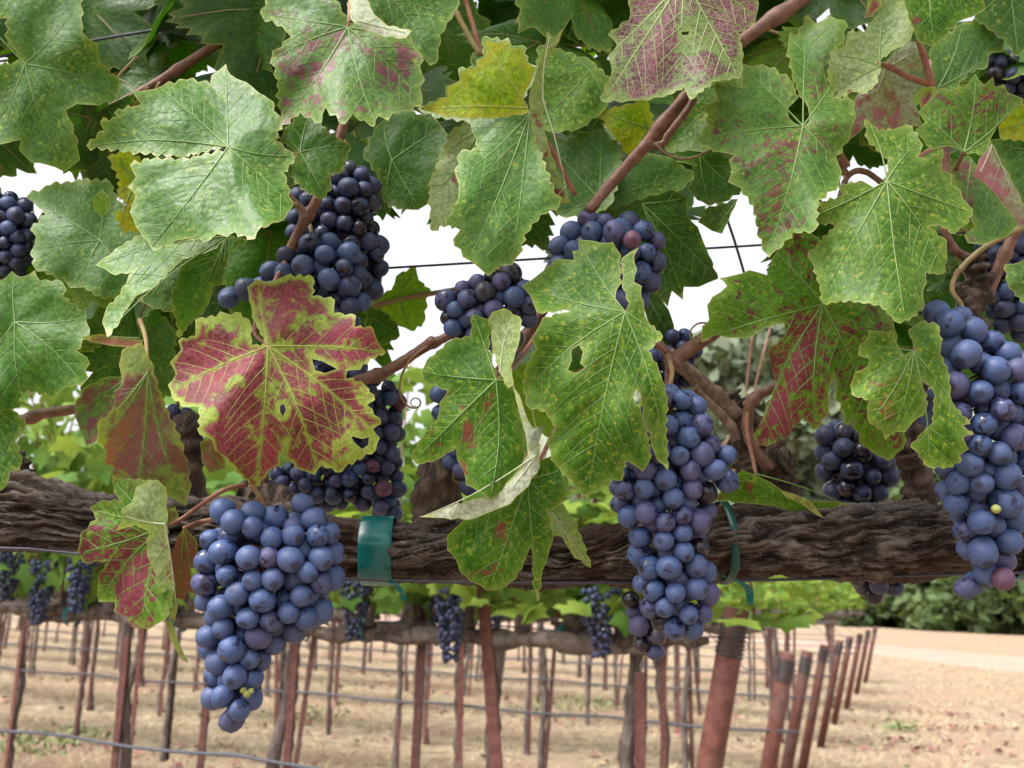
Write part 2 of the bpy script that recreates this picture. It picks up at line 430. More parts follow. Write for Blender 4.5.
def tree(x, y, h, r, mat, label, nleaf=3600, base=.12, seed=0):
    rng = np.random.default_rng(seed + 100)
    root = empty('oak_tree' if base > .05 else 'bush', (x, y, 0)); tag(root, label, 'tree' if base > .05 else 'bush', 'trees behind the road')
    t = MB()
    t.tube(spline([(x, y, -.1), (x + .2, y, h * .25), (x - .2, y + .2, h * .55)], 5), lin(.028 * h, .010 * h, 11), 8)
    lob = []
    for k in range(16):
        an = rng.uniform(0, 2 * PI); rr = r * math.sqrt(rng.uniform(0, 1)) * .75; zz = h * rng.uniform(base + .1, .9)
        sh = 1 - .55 * max(0, (zz / h - .55)) / .45
        c = np.array([x + rr * sh * math.cos(an), y + rr * sh * math.sin(an), zz]); lob.append((c, r * rng.uniform(.25, .5)))
        t.tube([(x, y, h * rng.uniform(.15, .5)), tuple(c)], [.009 * h, .002 * h], 5)
    P = []
    for k in range(nleaf):
        c, lr = lob[rng.integers(len(lob))]
        d = rng.normal(size=3); d /= np.linalg.norm(d)
        P.append(c + d * lr * rng.uniform(.55, 1.05) * np.array([1, 1, .75]))
    P = np.array(P); P[:, 2] = np.maximum(P[:, 2], .15)
    V, Fc = scatter_faces(P, .062 * r + .08, rng)
    t.build('trunk', TRUNK, root)
    mesh('crown', V, Fc, mat, root, False, root.location)
def xat(px, Y): return (px - 512) / F * Y * 1.02
TREES = [  # pixel x, distance, height, radius, material, label, base
 (700, 78, 19, 7, T_HAZE, 'tall hazy grey green oak left of the gap above the end posts', .12),
 (765, 72, 22, 8.5, T_HAZE, 'tallest hazy grey green oak seen under the mottled leaf', .12),
 (845, 68, 21, 9, T_HAZE, 'hazy grey green oak seen beside the dark grape bunch', .12),
 (905, 66, 11, 6.5, T_MID, 'mid green oak behind the twin grape bunches', .10),
 (960, 60, 9, 6, T_DARK, 'dark green oak behind the right hand bunch', .06),
 (1030, 58, 10, 6.5, T_DARK, 'dark oak at the right edge of the road', .06),
 (735, 84, 23, 9, T_HAZE, 'broad hazy grey green oak between the two tallest ones', .08),
 (805, 76, 22, 9, T_HAZE, 'hazy grey green oak seen left of the dark grape bunch', .08),
 (875, 80, 18, 8, T_HAZE, 'hazy grey green oak behind the right hand spur', .08),
 (620, 82, 14, 7, T_HAZE, 'hazy grey green oak hidden behind the row canopies', .12),
 (1110, 62, 12, 7, T_MID, 'mid green oak beyond the right edge', .08),
 (430, 95, 13, 7, T_HAZE, 'hazy grey green oak far behind the middle rows', .12),
 (180, 100, 13, 7, T_MID, 'mid green oak far behind the left rows', .12),
]
for k, (px, Y, h, r, mt, lb, ba) in enumerate(TREES):
    tree(xat(px, Y), Y, h, r, mt, lb, 6500, ba, k)
for k, (px, Y, h, r, mt, lb) in enumerate([
 (862, 55, 3.4, 3.4, T_DARK, 'dark bush at the far edge of the road, left end'),
 (910, 53, 4.0, 3.6, T_DARK, 'dark bush beneath the small hanging berries'),
 (965, 50, 3.6, 3.6, T_MID, 'olive green bush beside the road'),
 (1015, 47, 4.2, 3.6, T_DARK, 'dark bush below the right hand bunch'),
 (1075, 45, 4, 3.6, T_DARK, 'dark bush beyond the right edge of the road')]):
    tree(xat(px, Y), Y, h, r, mt, lb, 2200, 0.0, 40 + k)

# =================================================================== VINE ROWS BEHIND
UD = Vector((-math.sin(math.radians(65)), math.cos(math.radians(65)), 0))
ENDS = [(738, 2.3), (787, 3.75), (806, 5.1), (823, 6.6), (838, 8.2), (848, 9.7), (858, 11.2), (866, 13.0), (873, 15.0)]
ROWFOL = [far_leaf_mat('row_leaf_green', (.05, .125, .018), (.11, .20, .03), .34), far_leaf_mat('row_leaf_light', (.12, .20, .025), (.19, .27, .04), .38)]
LEAF2 = [(0, 0), (.22, -.30), (.50, -.18), (.44, .08), (.62, .38), (.30, .48), (.22, .62), (0, 1.0), (-.22, .62), (-.30, .48), (-.62, .38), (-.44, .08), (-.50, -.18), (-.22, -.30)]
def row_foliage(n, half, zlo, zhi, size, rng, thick=.22):
    """grape leaves of one vine round its own cordon; local x along the row"""
    vs, fs = [], []
    for k in range(n):
        u = rng.uniform(-half, half); hgt = rng.beta(1.1, 1.5)
        z = zlo + (zhi - zlo) * hgt
        yv = rng.normal(0, thick * (.55 + .5 * hgt))
        s = size * rng.uniform(.65, 1.25)
        nrm = Vector((rng.normal(0, .6), rng.normal(0, .8), rng.uniform(-.1, 1))).normalized()
        tq = Vector((rng.normal(0, .5), rng.normal(0, .5), -1)); tq = (tq - nrm * tq.dot(nrm)).normalized(); b = nrm.cross(tq)
        c = Vector((u, yv, z)); i0 = len(vs)
        for (a, l) in LEAF2:
            vs.append(c + b * a * s + tq * l * s - nrm * s * .45 * (a * a + (l - .3) ** 2))
        vs.append(c + tq * .35 * s)
        m = len(LEAF2)
        for q in range(m): fs.append((i0 + q, i0 + (q + 1) % m, i0 + m))
    return vs, fs
rngF = np.random.default_rng(5)
FOL = []
for k in range(5):
    me = bpy.data.meshes.new('foliage')
    if k < 3: v, f = row_foliage(300, .42, .07, .88, .074, rngF)
    else: v, f = row_foliage(270, .42, .03, .66, .07, rngF)
    me.from_pydata([tuple(p) for p in v], [], f); me.materials.append(ROWFOL[0]); me.materials.append(ROWFOL[1])
    rl_ = np.repeat(rngF.uniform(0, 1, len(f) // 14) < (.3 if k < 3 else .6), 14).astype(np.int32); me.polygons.foreach_set('material_index', rl_); me.polygons.foreach_set('use_smooth', [True] * len(f)); me.update(); FOL.append(me)
ME_STAKE = None
def stake_mesh(h):
    b = MB()
    s = .0115
    prof = [(-s, -.003), (-.003, -.003), (-.003, -s), (.003, -s), (.003, -.003), (s, -.003), (s, .003), (-s, .003)]
    vs = [(x, y, z) for z in (-.05, h) for x, y in prof]; n = len(prof)
    fs = [(i, (i + 1) % n, n + (i + 1) % n, n + i) for i in range(n)] + [tuple(range(n, 2 * n)), tuple(range(n - 1, -1, -1))]
    b.add(vs, fs)
    for k in range(int(h / .16)):
        z = .12 + k * .16; b.add([(-.006, -s - .004, z), (.006, -s - .004, z), (.006, -s, z + .012), (-.006, -s, z + .012), (-.006, -s, z - .012), (.006, -s, z - .012)], [(0, 1, 2, 3), (4, 5, 1, 0)])
    return b
st_m = bpy.data.meshes.new('stake_post'); bb = stake_mesh(1.08); st_m.from_pydata(bb.v, [], bb.f); st_m.materials.append(STAKE); st_m.update()
def trunk_mesh(rng, zc, r0=.0155):
    b = MB(); pts = []; x = rng.normal(0, .02); y = rng.normal(0, .02)
    for k in range(6): pts.append(Vector((x * (1 - k / 5) + rng.normal(0, .008), y * (1 - k / 5) + rng.normal(0, .008), -.04 + (zc + .04) * k / 5)))
    P = spline(pts, 5); b.tube(P, [r0 * (1.35 - .4 * i / len(P) + .25 * math.exp(-((i - len(P)) / 3) ** 2)) for i in range(len(P))], 9, .012, 26)
    return b
def arm_mesh(rng, L, r0=.022):
    b = MB(); P = spline([Vector((-L + 2 * L * k / 6, rng.normal(0, .012), rng.normal(0, .012))) for k in range(7)], 5)
    b.tube(P, [r0 * (1 + .25 * math.sin(i * .9)) * (1 - .75 * abs(2 * i / (len(P) - 1) - 1) ** 5) for i in range(len(P))], 9, .012, 24)
    for k in range(6):
        u = -L * .85 + 1.7 * L * k / 5
        b.tube([(u, 0, .01), (u + rng.normal(0, .01), rng.normal(0, .01), .07)], [.02, .012], 6, .008, 40)
    return b
def cane_mesh(rng, L, h):
    b = MB()
    for k in range(6):
        u = -L * .85 + 1.7 * L * k / 5
        b.tube(spline([(u, 0, .05), (u + rng.normal(0, .06), rng.normal(0, .08), h * .5), (u + rng.normal(0, .12), rng.normal(0, .16), h)], 4), lin(.005, .0025, 9), 5)
    return b
rngV = np.random.default_rng(21)
TR = []; AR = []; CN = []
for k in range(4):
    for lst, bld, mt in ((TR, trunk_mesh(rngV, .99), BARK_FAR), (AR, arm_mesh(rngV, .34), BARK_FAR), (CN, cane_mesh(rngV, .34, .75), CANE)):
        me = bpy.data.meshes.new('vine_wood'); me.from_pydata([tuple(p) for p in bld.v], [], bld.f); me.materials.append(mt); me.polygons.foreach_set('use_smooth', [True] * len(me.polygons)); me.update(); lst.append(me)
ZC = 1.00
rowang = math.atan2(UD.y, UD.x)
def child(name, me, parent, loc=(0, 0, 0), rz=0, sc=(1, 1, 1)):
    o = bpy.data.objects.new(name, me); COL.objects.link(o); o.parent = parent; o.location = loc; o.rotation_euler = (0, 0, rz); o.scale = sc
    return o
def row_vine(P, k, fk, sc, label, group, arm=1.3):
    r = empty('grape_vine', P); r.rotation_euler = (0, 0, rowang)
    tag(r, label, 'grape vine', group)
    child('trunk', TR[k % 4], r, rz=k * 1.7)
    child('cordon', AR[(k * 3) % 4], r, (0, 0, ZC), PI * (k % 2), (arm, 1, 1))
    child('cane', CN[k % 4], r, (0, 0, ZC))
    child('foliage', FOL[fk], r, (.10, 0, ZC + .045) if sc < .65 else (0, 0, ZC), PI * ((k // 2) % 2), (1.15, 1, sc))
    return r
def row_stake(P, label, group, tilt=0, h=1.0):
    o = bpy.data.objects.new('vine_stake', st_m); COL.objects.link(o); o.location = P; o.rotation_euler = (tilt, random.gauss(0, .012), rowang); o.scale = (1, 1, h)
    return tag(o, label, 'stake', group)
WORDS_ROW = ['nearest', 'second', 'third', 'fourth', 'fifth', 'sixth', 'seventh', 'eighth', 'ninth']
for ri, (epx, ed_) in enumerate(ENDS):
    P0 = Vector(((epx - 512) / F * ed_, ed_, 0))
    tmax = (P0.x + .60 * ed_) / (.906 - .60 * .423) + .8
    if ri == 0:
        ts = [.24, .60, 1.25, 1.84, 2.48, 3.2, 3.9]
    else:
        ts = list(np.arange(.35 + .13 * (ri % 3), tmax, .86))
    for k, t in enumerate(ts):
        P = P0 + UD * t + Vector((random.gauss(0, .02), random.gauss(0, .02), 0))
        end = t < (1.0 if ri else .45)
        fk = random.choice((3, 4)) if (t < 1.6 and ri) or end else random.choice((0, 1, 2))
        sc = (.55 if end else (.8 if t < 1.6 else 1.0)) * random.uniform(.9, 1.08)
        row_vine(P, k + ri * 3, fk, sc, f'grey trunked vine in the {WORDS_ROW[ri]} row behind the fruit' if ri else
                 ['vine beside the thick leaning end post', 'vine with a thick bent grey trunk beside the tall red stake', 'slim vine between the front bunch and the tall red stake', 'vine beside the red stake under the blotched left leaf',
                  'vine whose cordon meets the left edge of the photo', 'vine just beyond the left edge of the photo', 'last vine beyond the left edge of the photo'][min(k, 6)],
                 f'vines of the {WORDS_ROW[ri]} row behind', .55 if t < .3 else 1.3)
        sp = P - UD * .022 + Vector((0, -.024, 0))
        lab = f'rust red steel stake beside a grey trunk in the {WORDS_ROW[ri]} row' if ri else \
            ['rust red stake beside the trunk next to the end post', 'tall rust red stake rising to the near cordon', 'thin rust red stake right of the hanging front bunch', 'thick rust red stake under the blotched left leaf', 'rust red stake at the lower left edge', 'rust red stake just beyond the left edge', 'rust red stake farthest beyond the left edge'][min(k, 6)]
        o_ = row_stake(P0 + UD * .50 + Vector((0, -.03, 0)) if (ri == 0 and k == 1) else sp, lab, f'stakes of the {WORDS_ROW[ri]} row behind', random.gauss(0, .03), 1.10 if (ri == 0 and k == 1) else random.uniform(.86, 1.0))
        if ri == 0 and k == 1: o_.rotation_euler = (0, .125, rowang); o_.scale = (1.35, 1.35, 1.1)
        elif ri: o_.rotation_euler.y = random.gauss(0, .05)
    if ri == 0:
        row_stake(P0 + UD * .82, 'thin rust red stake standing without a vine', 'stakes of the nearest row behind', .01, .98)
        row_stake(P0 + UD * 1.5, 'rust red stake seen behind the lower tip of the front bunch', 'stakes of the nearest row behind', .02, .96)
    # end post: pipe leaning out of the row, wire wound round its top
    ep = empty('end_post', P0)
    tag(ep, f'rust red pipe post leaning out at the end of the {WORDS_ROW[ri]} row', 'post', 'leaning end posts of the rows')
    hp = [1.085, .925, .87, .845, .82, .81, .80, .8, .8][ri]
    lean = -UD * .10 + Vector((.02, 0, 0))
    top = P0 + Vector((0, 0, hp)); bot = P0 - lean * (1.9 if ri == 0 else 1.7) + Vector((0, 0, -.1))
    b = MB(); b.tube([bot, top - (top - bot) * .004, top], [.029, .029, .027], 20); b.build('pipe', POST, ep)
    wv = MB(); ax = (top - bot).normalized(); a1 = ax.orthogonal().normalized(); a2 = ax.cross(a1); hel = []
    for q in range(12 * 9 + 1):
        an = 2 * PI * q / 12; hel.append(top - ax * (.022 + .085 * q / 108) + (a1 * math.cos(an) + a2 * math.sin(an)) * .0305)
    wv.tube(hel, .0032, 5); wv.build('wire_wrap', WRAP, ep)
    # wires of the row
    for (z, r, nm, lb, mt) in ((.655, .005, 'drip_hose', 'dark drip hose strung low along the', HOSE), (1.03, .002, 'trellis_wire', 'thin steel wire along the cordons of the', WIRE), (1.45, .0018, 'trellis_wire', 'thin upper steel wire over the', WIRE)):
        b = MB(); pts = []
        for q in range(40):
            t = -.02 + (tmax + 1.2) * q / 39
            if z == 1.45 and t < 1.2: continue
            pts.append(P0 + UD * t + Vector((0, -.03, min(z, z if t > .3 else (hp - .06 if z > .8 else z)) - .012 * abs(math.sin(t * 4.6)))))
        b.tube(pts, r, 6); o = b.build(nm, mt, None, pts[0])
        tag(o, f'{lb} {WORDS_ROW[ri]} row behind', 'wire' if nm == 'trellis_wire' else 'hose', 'wires and hoses of the rows behind')

# small bunches hanging in the two nearest rows, each one mesh
def far_bunch_mesh(rng, L, r, br):
    vs, fs = [], []
    pts = []
    for k in range(400):
        z = rng.uniform(0, 1); rr = r * (1 - .6 * z) * math.sqrt(rng.uniform(.25, 1)); an = rng.uniform(0, 2 * PI)
        p = np.array([rr * math.cos(an), rr * math.sin(an), -L * z])
        if all(np.linalg.norm(p - q) > br * 1.55 for q in pts): pts.append(p)
    bm = bmesh.new()
    for p in pts: bmesh.ops.create_icosphere(bm, subdivisions=1, radius=br, matrix=Matrix.Translation(Vector(p)))
    me = bpy.data.meshes.new('grape_bunch'); bm.to_mesh(me); bm.free(); me.materials.append(B_DARK); me.polygons.foreach_set('use_smooth', [True] * len(me.polygons))
    return me
FB = [far_bunch_mesh(np.random.default_rng(k), .15 + .02 * k, .045, .0085) for k in range(3)]
PA = Vector(((738 - 512) / F * 2.3, 2.3, 0)); PB = Vector(((787 - 512) / F * 3.75, 3.75, 0))
SMALL = [(.36, 1.06), (.66, 1.05), (.84, 1.10), (.98, 1.07), (1.16, 1.11), (1.4, 1.09), (1.62, 1.12), (1.98, 1.12), (2.15, 1.10), (2.3, 1.13), (2.55, 1.11), (2.8, 1.12)]
for k, (t, z) in enumerate(SMALL):
    o = bpy.data.objects.new('grape_bunch', FB[k % 3]); COL.objects.link(o); o.location = PA + UD * t + Vector((random.gauss(0, .03), -.07 + random.gauss(0, .03), z + .06)); o.rotation_euler = (0, 0, k)
    tag(o, 'small blue grape bunch hanging over the cordon of the nearest row behind', 'grape bunch', 'blurred bunches in the nearest row behind')
for k in range(14):
    o = bpy.data.objects.new('grape_bunch', FB[k % 3]); COL.objects.link(o); o.location = PB + UD * (.5 + .33 * k) + Vector((random.gauss(0, .03), -.08, random.uniform(1.06, 1.2))); o.rotation_euler = (0, 0, k)
    tag(o, 'small blue grape bunch hanging over the cordon of the second row behind', 'grape bunch', 'blurred bunches in the second row behind')
# green ties on the nearest row's cordon
for k, t in enumerate((.42, .98, 1.2, 1.62, 2.05)):
    c = PA + UD * t + Vector((0, 0, ZC)); b = MB(); ring = []
    a1 = Vector((0, 0, 1)); a2 = UD.cross(a1)
    for q in range(17):
        an = 2 * PI * q / 16; ring.append((a1 * math.cos(an) + a2 * math.sin(an)) * .0345 + c)
    w2 = UD * .008
    b.add([p - w2 for p in ring] + [p + w2 for p in ring], [(q, q + 1, q + 18, q + 17) for q in range(16)])
    tag(b.build('plant_tie', TIE, None, c), 'green plastic tie round the cordon of the nearest row behind', 'plastic tie', 'ties on the nearest row behind')

# dry straw tufts, fallen red leaves, weeds: ground cover
rngG = np.random.default_rng(3)
def blades(n, ylo, yhi, hgt, spread, name, mat, label):
    Y = ylo + (yhi - ylo) * rngG.uniform(0, 1, n) ** 1.5; X = rngG.uniform(-.62, .62, n) * Y * 1.05
    vs, fs = [], []
    for k in range(n):
        for q in range(4):
            a = rngG.uniform(0, 2 * PI); h = hgt * rngG.uniform(.4, 1.2); x = X[k] + rngG.normal(0, spread); y = Y[k] + rngG.normal(0, spread)
            dx, dy = math.cos(a), math.sin(a); i = len(vs); wd = .0022 + .0003 * y
            z0 = .035 * mnoise.noise(Vector((x * .6, y * .6, 0)))
            vs += [(x - dy * wd, y + dx * wd, z0), (x + dy * wd, y - dx * wd, z0), (x + dx * h * 1.6, y + dy * h * 1.6, z0 + h * .55)]; fs.append((i, i + 1, i + 2))
    tag(mesh(name, vs, fs, mat, None, False), label, None, None, 'stuff')
blades(12000, 5, 26, .055, .05, 'dry_grass', simple('straw', (.37, .29, .165), .95, (.47, .385, .245), 3, spec=.1), 'dry straw and cut grass lying over the soil')
def flat_bits(cl, name, mat, size, label):
    vs, fs = [], []
    for (cx, cy, sx, sy, n) in cl:
        for k in range(n):
            x = cx + rngG.normal(0, sx); y = cy + rngG.normal(0, sy); s = size * rngG.uniform(.5, 1.3); a = rngG.uniform(0, PI); i = len(vs)
            z = .035 * mnoise.noise(Vector((x * .6, y * .6, 0))) + .02
            for q in range(5):
                an = a + 2 * PI * q / 5; vs.append((x + s * math.cos(an) * (1 if q % 2 else .7), y + s * math.sin(an), z + rngG.uniform(-.012, .03)))
            fs.append(tuple(range(i, i + 5)))
    tag(mesh(name, vs, fs, mat, None, False), label, None, None, 'stuff')
rows_cl = [(xat(p, d) , d, .5, .10, 26) for p, d in ((950, 9.6), (900, 11), (880, 8.6), (930, 8.2))]
for ri, (epx, e) in enumerate(ENDS[1:7]):
    for k in range(10):
        q = Vector(((epx - 512) / F * e, e, 0)) + UD * (k * 1.0 + .4); rows_cl.append((q.x, q.y, .3, .16, 10))
flat_bits(rows_cl, 'fallen_leaves', simple('red_litter', (.14, .05, .045), .85, (.24, .12, .09), 8), .035, 'dull red fallen leaves scattered along the rows')
def weeds(cl):
    vs, fs = [], []
    for (cx, cy, s) in cl:
        P = np.stack([rngG.normal(cx, s, 160), rngG.normal(cy, s, 160), np.abs(rngG.normal(.05, .03, 160))], 1)
        V, Fc = scatter_faces(P, .022, rngG, .5); n = len(vs); vs += V.tolist(); fs += (Fc + n).tolist()
    tag(mesh('weeds', vs, fs, simple('weed_green', (.13, .19, .06), .8, (.2, .23, .1), 9), None, False), 'low green weeds growing in the dry soil', None, None, 'stuff')
weeds([(xat(560, 10), 10.2, .28), (xat(600, 10), 10.6, .2), (xat(50, 6.6), 6.9, .16), (xat(90, 7), 7.4, .14), (xat(895, 6.6), 6.6, .07), (xat(900, 9), 9.4, .1), (xat(330, 9), 9, .2)])

# =================================================================== THE NEAR VINE
def px_path(pts, d, n=8):
    """pts: (px, py[, depth])"""
    return spline([at(p[0], p[1], p[2] if len(p) > 2 else d) for p in pts], n)

DC = .625                                     # depth of the near cordon
vine = empty('grape_vine', at(512, 545, DC))
tag(vine, 'old gnarled vine whose thick shaggy cordon crosses the whole photo', 'grape vine')
# cordon: (px, top, bottom)
PROF = [(-330, 478, 556), (-200, 470, 552), (-90, 466, 548), (0, 470, 548), (30, 474, 550), (60, 487, 550), (95, 498, 548), (150, 500, 552), (200, 500, 562), (256, 498, 570), (300, 505, 573), (345, 520, 575), (380, 524, 578), (420, 524, 580), (452, 520, 580), (500, 528, 583),
        (535, 530, 588), (565, 533, 585), (600, 526, 584), (640, 522, 584), (690, 510, 583), (725, 504, 580), (770, 506, 580), (820, 505, 582), (870, 504, 580), (915, 503, 577), (960, 504, 574), (1024, 505, 573), (1120, 508, 575), (1240, 500, 575), (1400, 506, 578)]
px_ = np.array([p[0] for p in PROF]); tp_ = np.array([p[1] for p in PROF]); bt_ = np.array([p[2] for p in PROF])
SEG, NX = 170, 900
cv = []; cf = []; ba = []
def ridged(q): return 1 - min(1, abs(mnoise.noise(q)) * 2.6)
for i in range(NX):
    x = -330 + 1730 * i / (NX - 1)
    t = np.interp(x, px_, tp_); b = np.interp(x, px_, bt_)
    cyp = (t + b) / 2; r = float((b - t) / 2 / F * DC)
    cpt = at(x, cyp, DC + .012 * math.sin(x * .006))
    sl = x / F * DC
    for k in range(SEG):
        an = 2 * PI * k / SEG
        ca, sa = math.cos(an), math.sin(an)
        wv = .30 * mnoise.noise(Vector((sl * 26, ca * 1.3, sa * 1.3))) + .10 * mnoise.noise(Vector((sl * 95, ca * 3, sa * 3 + 5)))
        tw = an + sl * 4.5 + wv                  # the bark strips run askew and wander
        c2, s2 = math.cos(tw), math.sin(tw)
        h1 = mnoise.noise(Vector((ca * 1.1, sa * 1.1, sl * 13 + 7)))
        h2 = ridged(Vector((c2 * 5.0, s2 * 5.0, sl * 20)))
        h3 = ridged(Vector((c2 * 12, s2 * 12, sl * 34 + 3)))
        h5 = ridged(Vector((c2 * 26, s2 * 26, sl * 55 + 9)))
        brk = max(0, mnoise.noise(Vector((c2 * 3.1, s2 * 3.1, sl * 60 + 20))) - .05)     # where a strip has flaked away
        h4 = mnoise.noise(Vector((ca * 5, sa * 5, sl * 200)))
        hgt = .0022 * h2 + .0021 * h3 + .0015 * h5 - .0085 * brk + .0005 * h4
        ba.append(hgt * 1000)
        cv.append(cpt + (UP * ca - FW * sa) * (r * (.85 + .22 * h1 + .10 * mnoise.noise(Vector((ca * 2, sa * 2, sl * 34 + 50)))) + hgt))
for i in range(NX - 1):
    for k in range(SEG):
        k2 = (k + 1) % SEG; cf.append((i * SEG + k, i * SEG + k2, (i + 1) * SEG + k2, (i + 1) * SEG + k))
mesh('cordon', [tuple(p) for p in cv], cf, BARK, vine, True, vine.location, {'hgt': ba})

def spur(pts, rads, d, bump=.006, mat=None, name='spur', freq=(70, 240)):
    P = px_path(pts, d, 10); n = len(P)
    R = np.interp(np.linspace(0, 1, n), np.linspace(0, 1, len(rads)), rads) / F * d
    b = MB(); seg = 26
    t0 = (P[1] - P[0]).normalized(); a = t0.orthogonal().normalized(); vs = []; fs = []
    for i in range(n):
        t = (P[min(i + 1, n - 1)] - P[max(i - 1, 0)]).normalized(); a = (a - t * a.dot(t)).normalized(); bb = t.cross(a)
        for k in range(seg):
            an = 2 * PI * k / seg; dr = a * math.cos(an) + bb * math.sin(an)
            p = P[i] + dr * R[i]
            al = t * (p.dot(t)) * .7
            hh = mnoise.noise((p - al) * freq[0]) * bump + (1 - abs(mnoise.noise((p - al) * freq[1])) * 2) * bump * .28
            vs.append(p + dr * hh * min(1, R[i] / .006))
    for i in range(n - 1):
        for k in range(seg): fs.append((i * seg + k, i * seg + (k + 1) % seg, (i + 1) * seg + (k + 1) % seg, (i + 1) * seg + k))
    vs.append(P[0] - t0 * R[0] * .3); vs.append(P[-1] + (P[-1] - P[-2]).normalized() * R[-1] * .4)
    for k in range(seg): fs.append(((k + 1) % seg, k, n * seg)); fs.append(((n - 1) * seg + k, (n - 1) * seg + (k + 1) % seg, n * seg + 1))
    b.add(vs, fs); return b.build(name, mat or BARK_SPUR, vine)
spur([(440, 560), (438, 520), (440, 485), (443, 455)], [26, 24, 23, 14], .640)
spur([(772, 540), (768, 500), (764, 465), (752, 438), (735, 412), (727, 395)], [26, 30, 27, 19, 13, 11], .650)
spur([(760, 470), (775, 462), (788, 452)], [18, 19, 8], .640)
spur([(922, 545), (922, 505), (915, 470), (909, 440), (920, 380), (950, 330), (978, 290), (975, 255)], [22, 17, 13, 13, 14, 14, 13, 9], .650)
spur([(985, 330), (972, 320), (965, 300), (955, 285)], [10, 9, 7, 5], .640, .003)
spur([(290, 545), (285, 512), (262, 500), (240, 492)], [26, 20, 16, 9], .650)
spur([(195, 545), (192, 500), (188, 450), (190, 415)], [16, 14, 15, 12], .70)
spur([(20, 510), (15, 478), (8, 455)], [22, 18, 10], .65)
spur([(735, 418), (720, 400), (700, 383), (677, 362), (668, 352)], [9, 9, 8, 7.5, 6], .640, .002, CANE_OLD)
spur([(737, 440), (730, 425), (712, 405), (695, 388)], [5, 5, 4, 3], .635, .002, CANE_OLD)
def cane(pts, r0, r1, d, mat=CANE, knots=()):
    P = px_path(pts, d, 8); n = len(P); R = [r0 + (r1 - r0) * i / (n - 1) for i in range(n)]
    L = [0]
    for i in range(1, n): L.append(L[-1] + (P[i] - P[i - 1]).length)
    # swelling at the nodes
    R = [(q / F * d) * (1 + .38 * max([math.exp(-((L[i] / L[-1] - kk) / .035) ** 2) for kk in knots] or [0])) for i, q in enumerate(R)]
    b = MB(); b.tube(P, R, 12, .0005, 260); b.build('cane', mat, vine)
cane([(830, -20), (798, 2), (742, 41), (700, 82), (684, 98), (649, 141), (610, 185), (588, 212)], 7, 5.5, .600, knots=(.19, .66))
cane([(694, 98), (686, 112), (668, 135), (664, 143), (654, 146), (648, 142)], 3.6, 4, .596, knots=())
cane([(588, 212), (560, 280), (530, 330), (480, 400), (450, 460)], 5.5, 6, .680, knots=(.5,))
cane([(283, 268), (296, 238), (306, 218), (314, 205), (330, 170), (345, 120)], 5.6, 4.8, .615, knots=(.36,))
cane([(307, 219), (300, 208), (284, 191), (270, 170)], 4.2, 3, .612)
cane([(283, 268), (270, 330), (262, 420), (262, 500)], 5.6, 6.5, .66, knots=(.4,))
cane([(-40, 423), (20, 420), (42, 414), (75, 409), (150, 395)], 5.5, 5, .72, knots=(.38,))
cane([(110, 110), (155, 84), (200, 55), (240, 27), (270, -10)], 5, 4, .72, knots=(.4,))
cane([(345, 388), (358, 381), (378, 375), (396, 366), (428, 345), (438, 341), (470, 325)], 6.5, 4.5, .650, knots=(.25, .7))
cane([(362, 310), (373, 306), (410, 297), (441, 292), (480, 285)], 3, 2.5, .80, CANE_OLIVE, (.5,))
cane([(668, 366), (680, 356), (700, 342), (730, 322)], 8, 7, .615, knots=(.1,))
cane([(664, 405), (669, 380), (668, 355), (658, 342)], 4.5, 4, .620, PET_RED)
cane([(770, 470), (750, 440), (748, 415), (755, 398), (775, 387), (810, 372)], 5.5, 5.2, .625, knots=(.55,))
cane([(985, 300), (1000, 265), (1018, 228), (1045, 190)], 6, 5, .655, knots=(.4,))
cane([(955, 275), (978, 252), (1005, 236), (1040, 220)], 3, 2.8, .645, CANE_OLIVE)
cane([(975, 262), (955, 250), (945, 225), (946, 160), (930, 60)], 5, 4, .665, knots=(.3, .7))
cane([(890, 190), (866, 172), (848, 176), (838, 205)], 3, 3, .70)
cane([(848, 176), (838, 158)], 3, 2, .70)
cane([(918, 38), (925, 60), (933, 87)], 3.2, 3.2, .590, PET_RED)
cane([(868, 66), (885, 65), (908, 77), (932, 85)], 2.6, 3.2, .592, PET_RED, (.3,))
cane([(463, -10), (473, 25), (482, 55)], 2.6, 2.4, .665, PET_RED)
cane([(446, -10), (463, 25), (480, 55)], 3, 2.6, .66, CANE_OLIVE)
cane([(500, 60), (530, 0), (545, -30)], 3.5, 3, .71, CANE_OLIVE)
cane([(175, -60), (225, -10), (240, 27)], 4, 4, .73)
cane([(1040, 40), (1020, 160), (1000, 265)], 5, 5, .74)

def tendril(x, y, d, L, seed):
    rng = np.random.default_rng(seed); p = at(x, y, d); P = [p]; a = rng.uniform(0, 6)
    for q in range(34):
        f = q / 34; a += .12 + .55 * f * f * (1 if seed % 2 else -1)
        p = p + (RT * math.cos(a) + UP * (math.sin(a) - .5 * (1 - f)) + FW * rng.normal(0, .2)) * L / 34 * (1.25 - f * .7); P.append(p)
    b = MB(); b.tube(P, lin(.0009, .0004, len(P)), 6); b.build('tendril', PET_GREEN if seed % 2 else CANE_OLD, vine)
for q_, (x_, y_, d_, L_) in enumerate([(428, 346, .645, .07), (300, 210, .605, .05), (700, 342, .61, .06), (655, 143, .59, .06), (946, 200, .6, .05), (700, 384, .63, .05), (160, 82, .70, .06)]): tendril(x_, y_, d_, L_, q_ + 1)

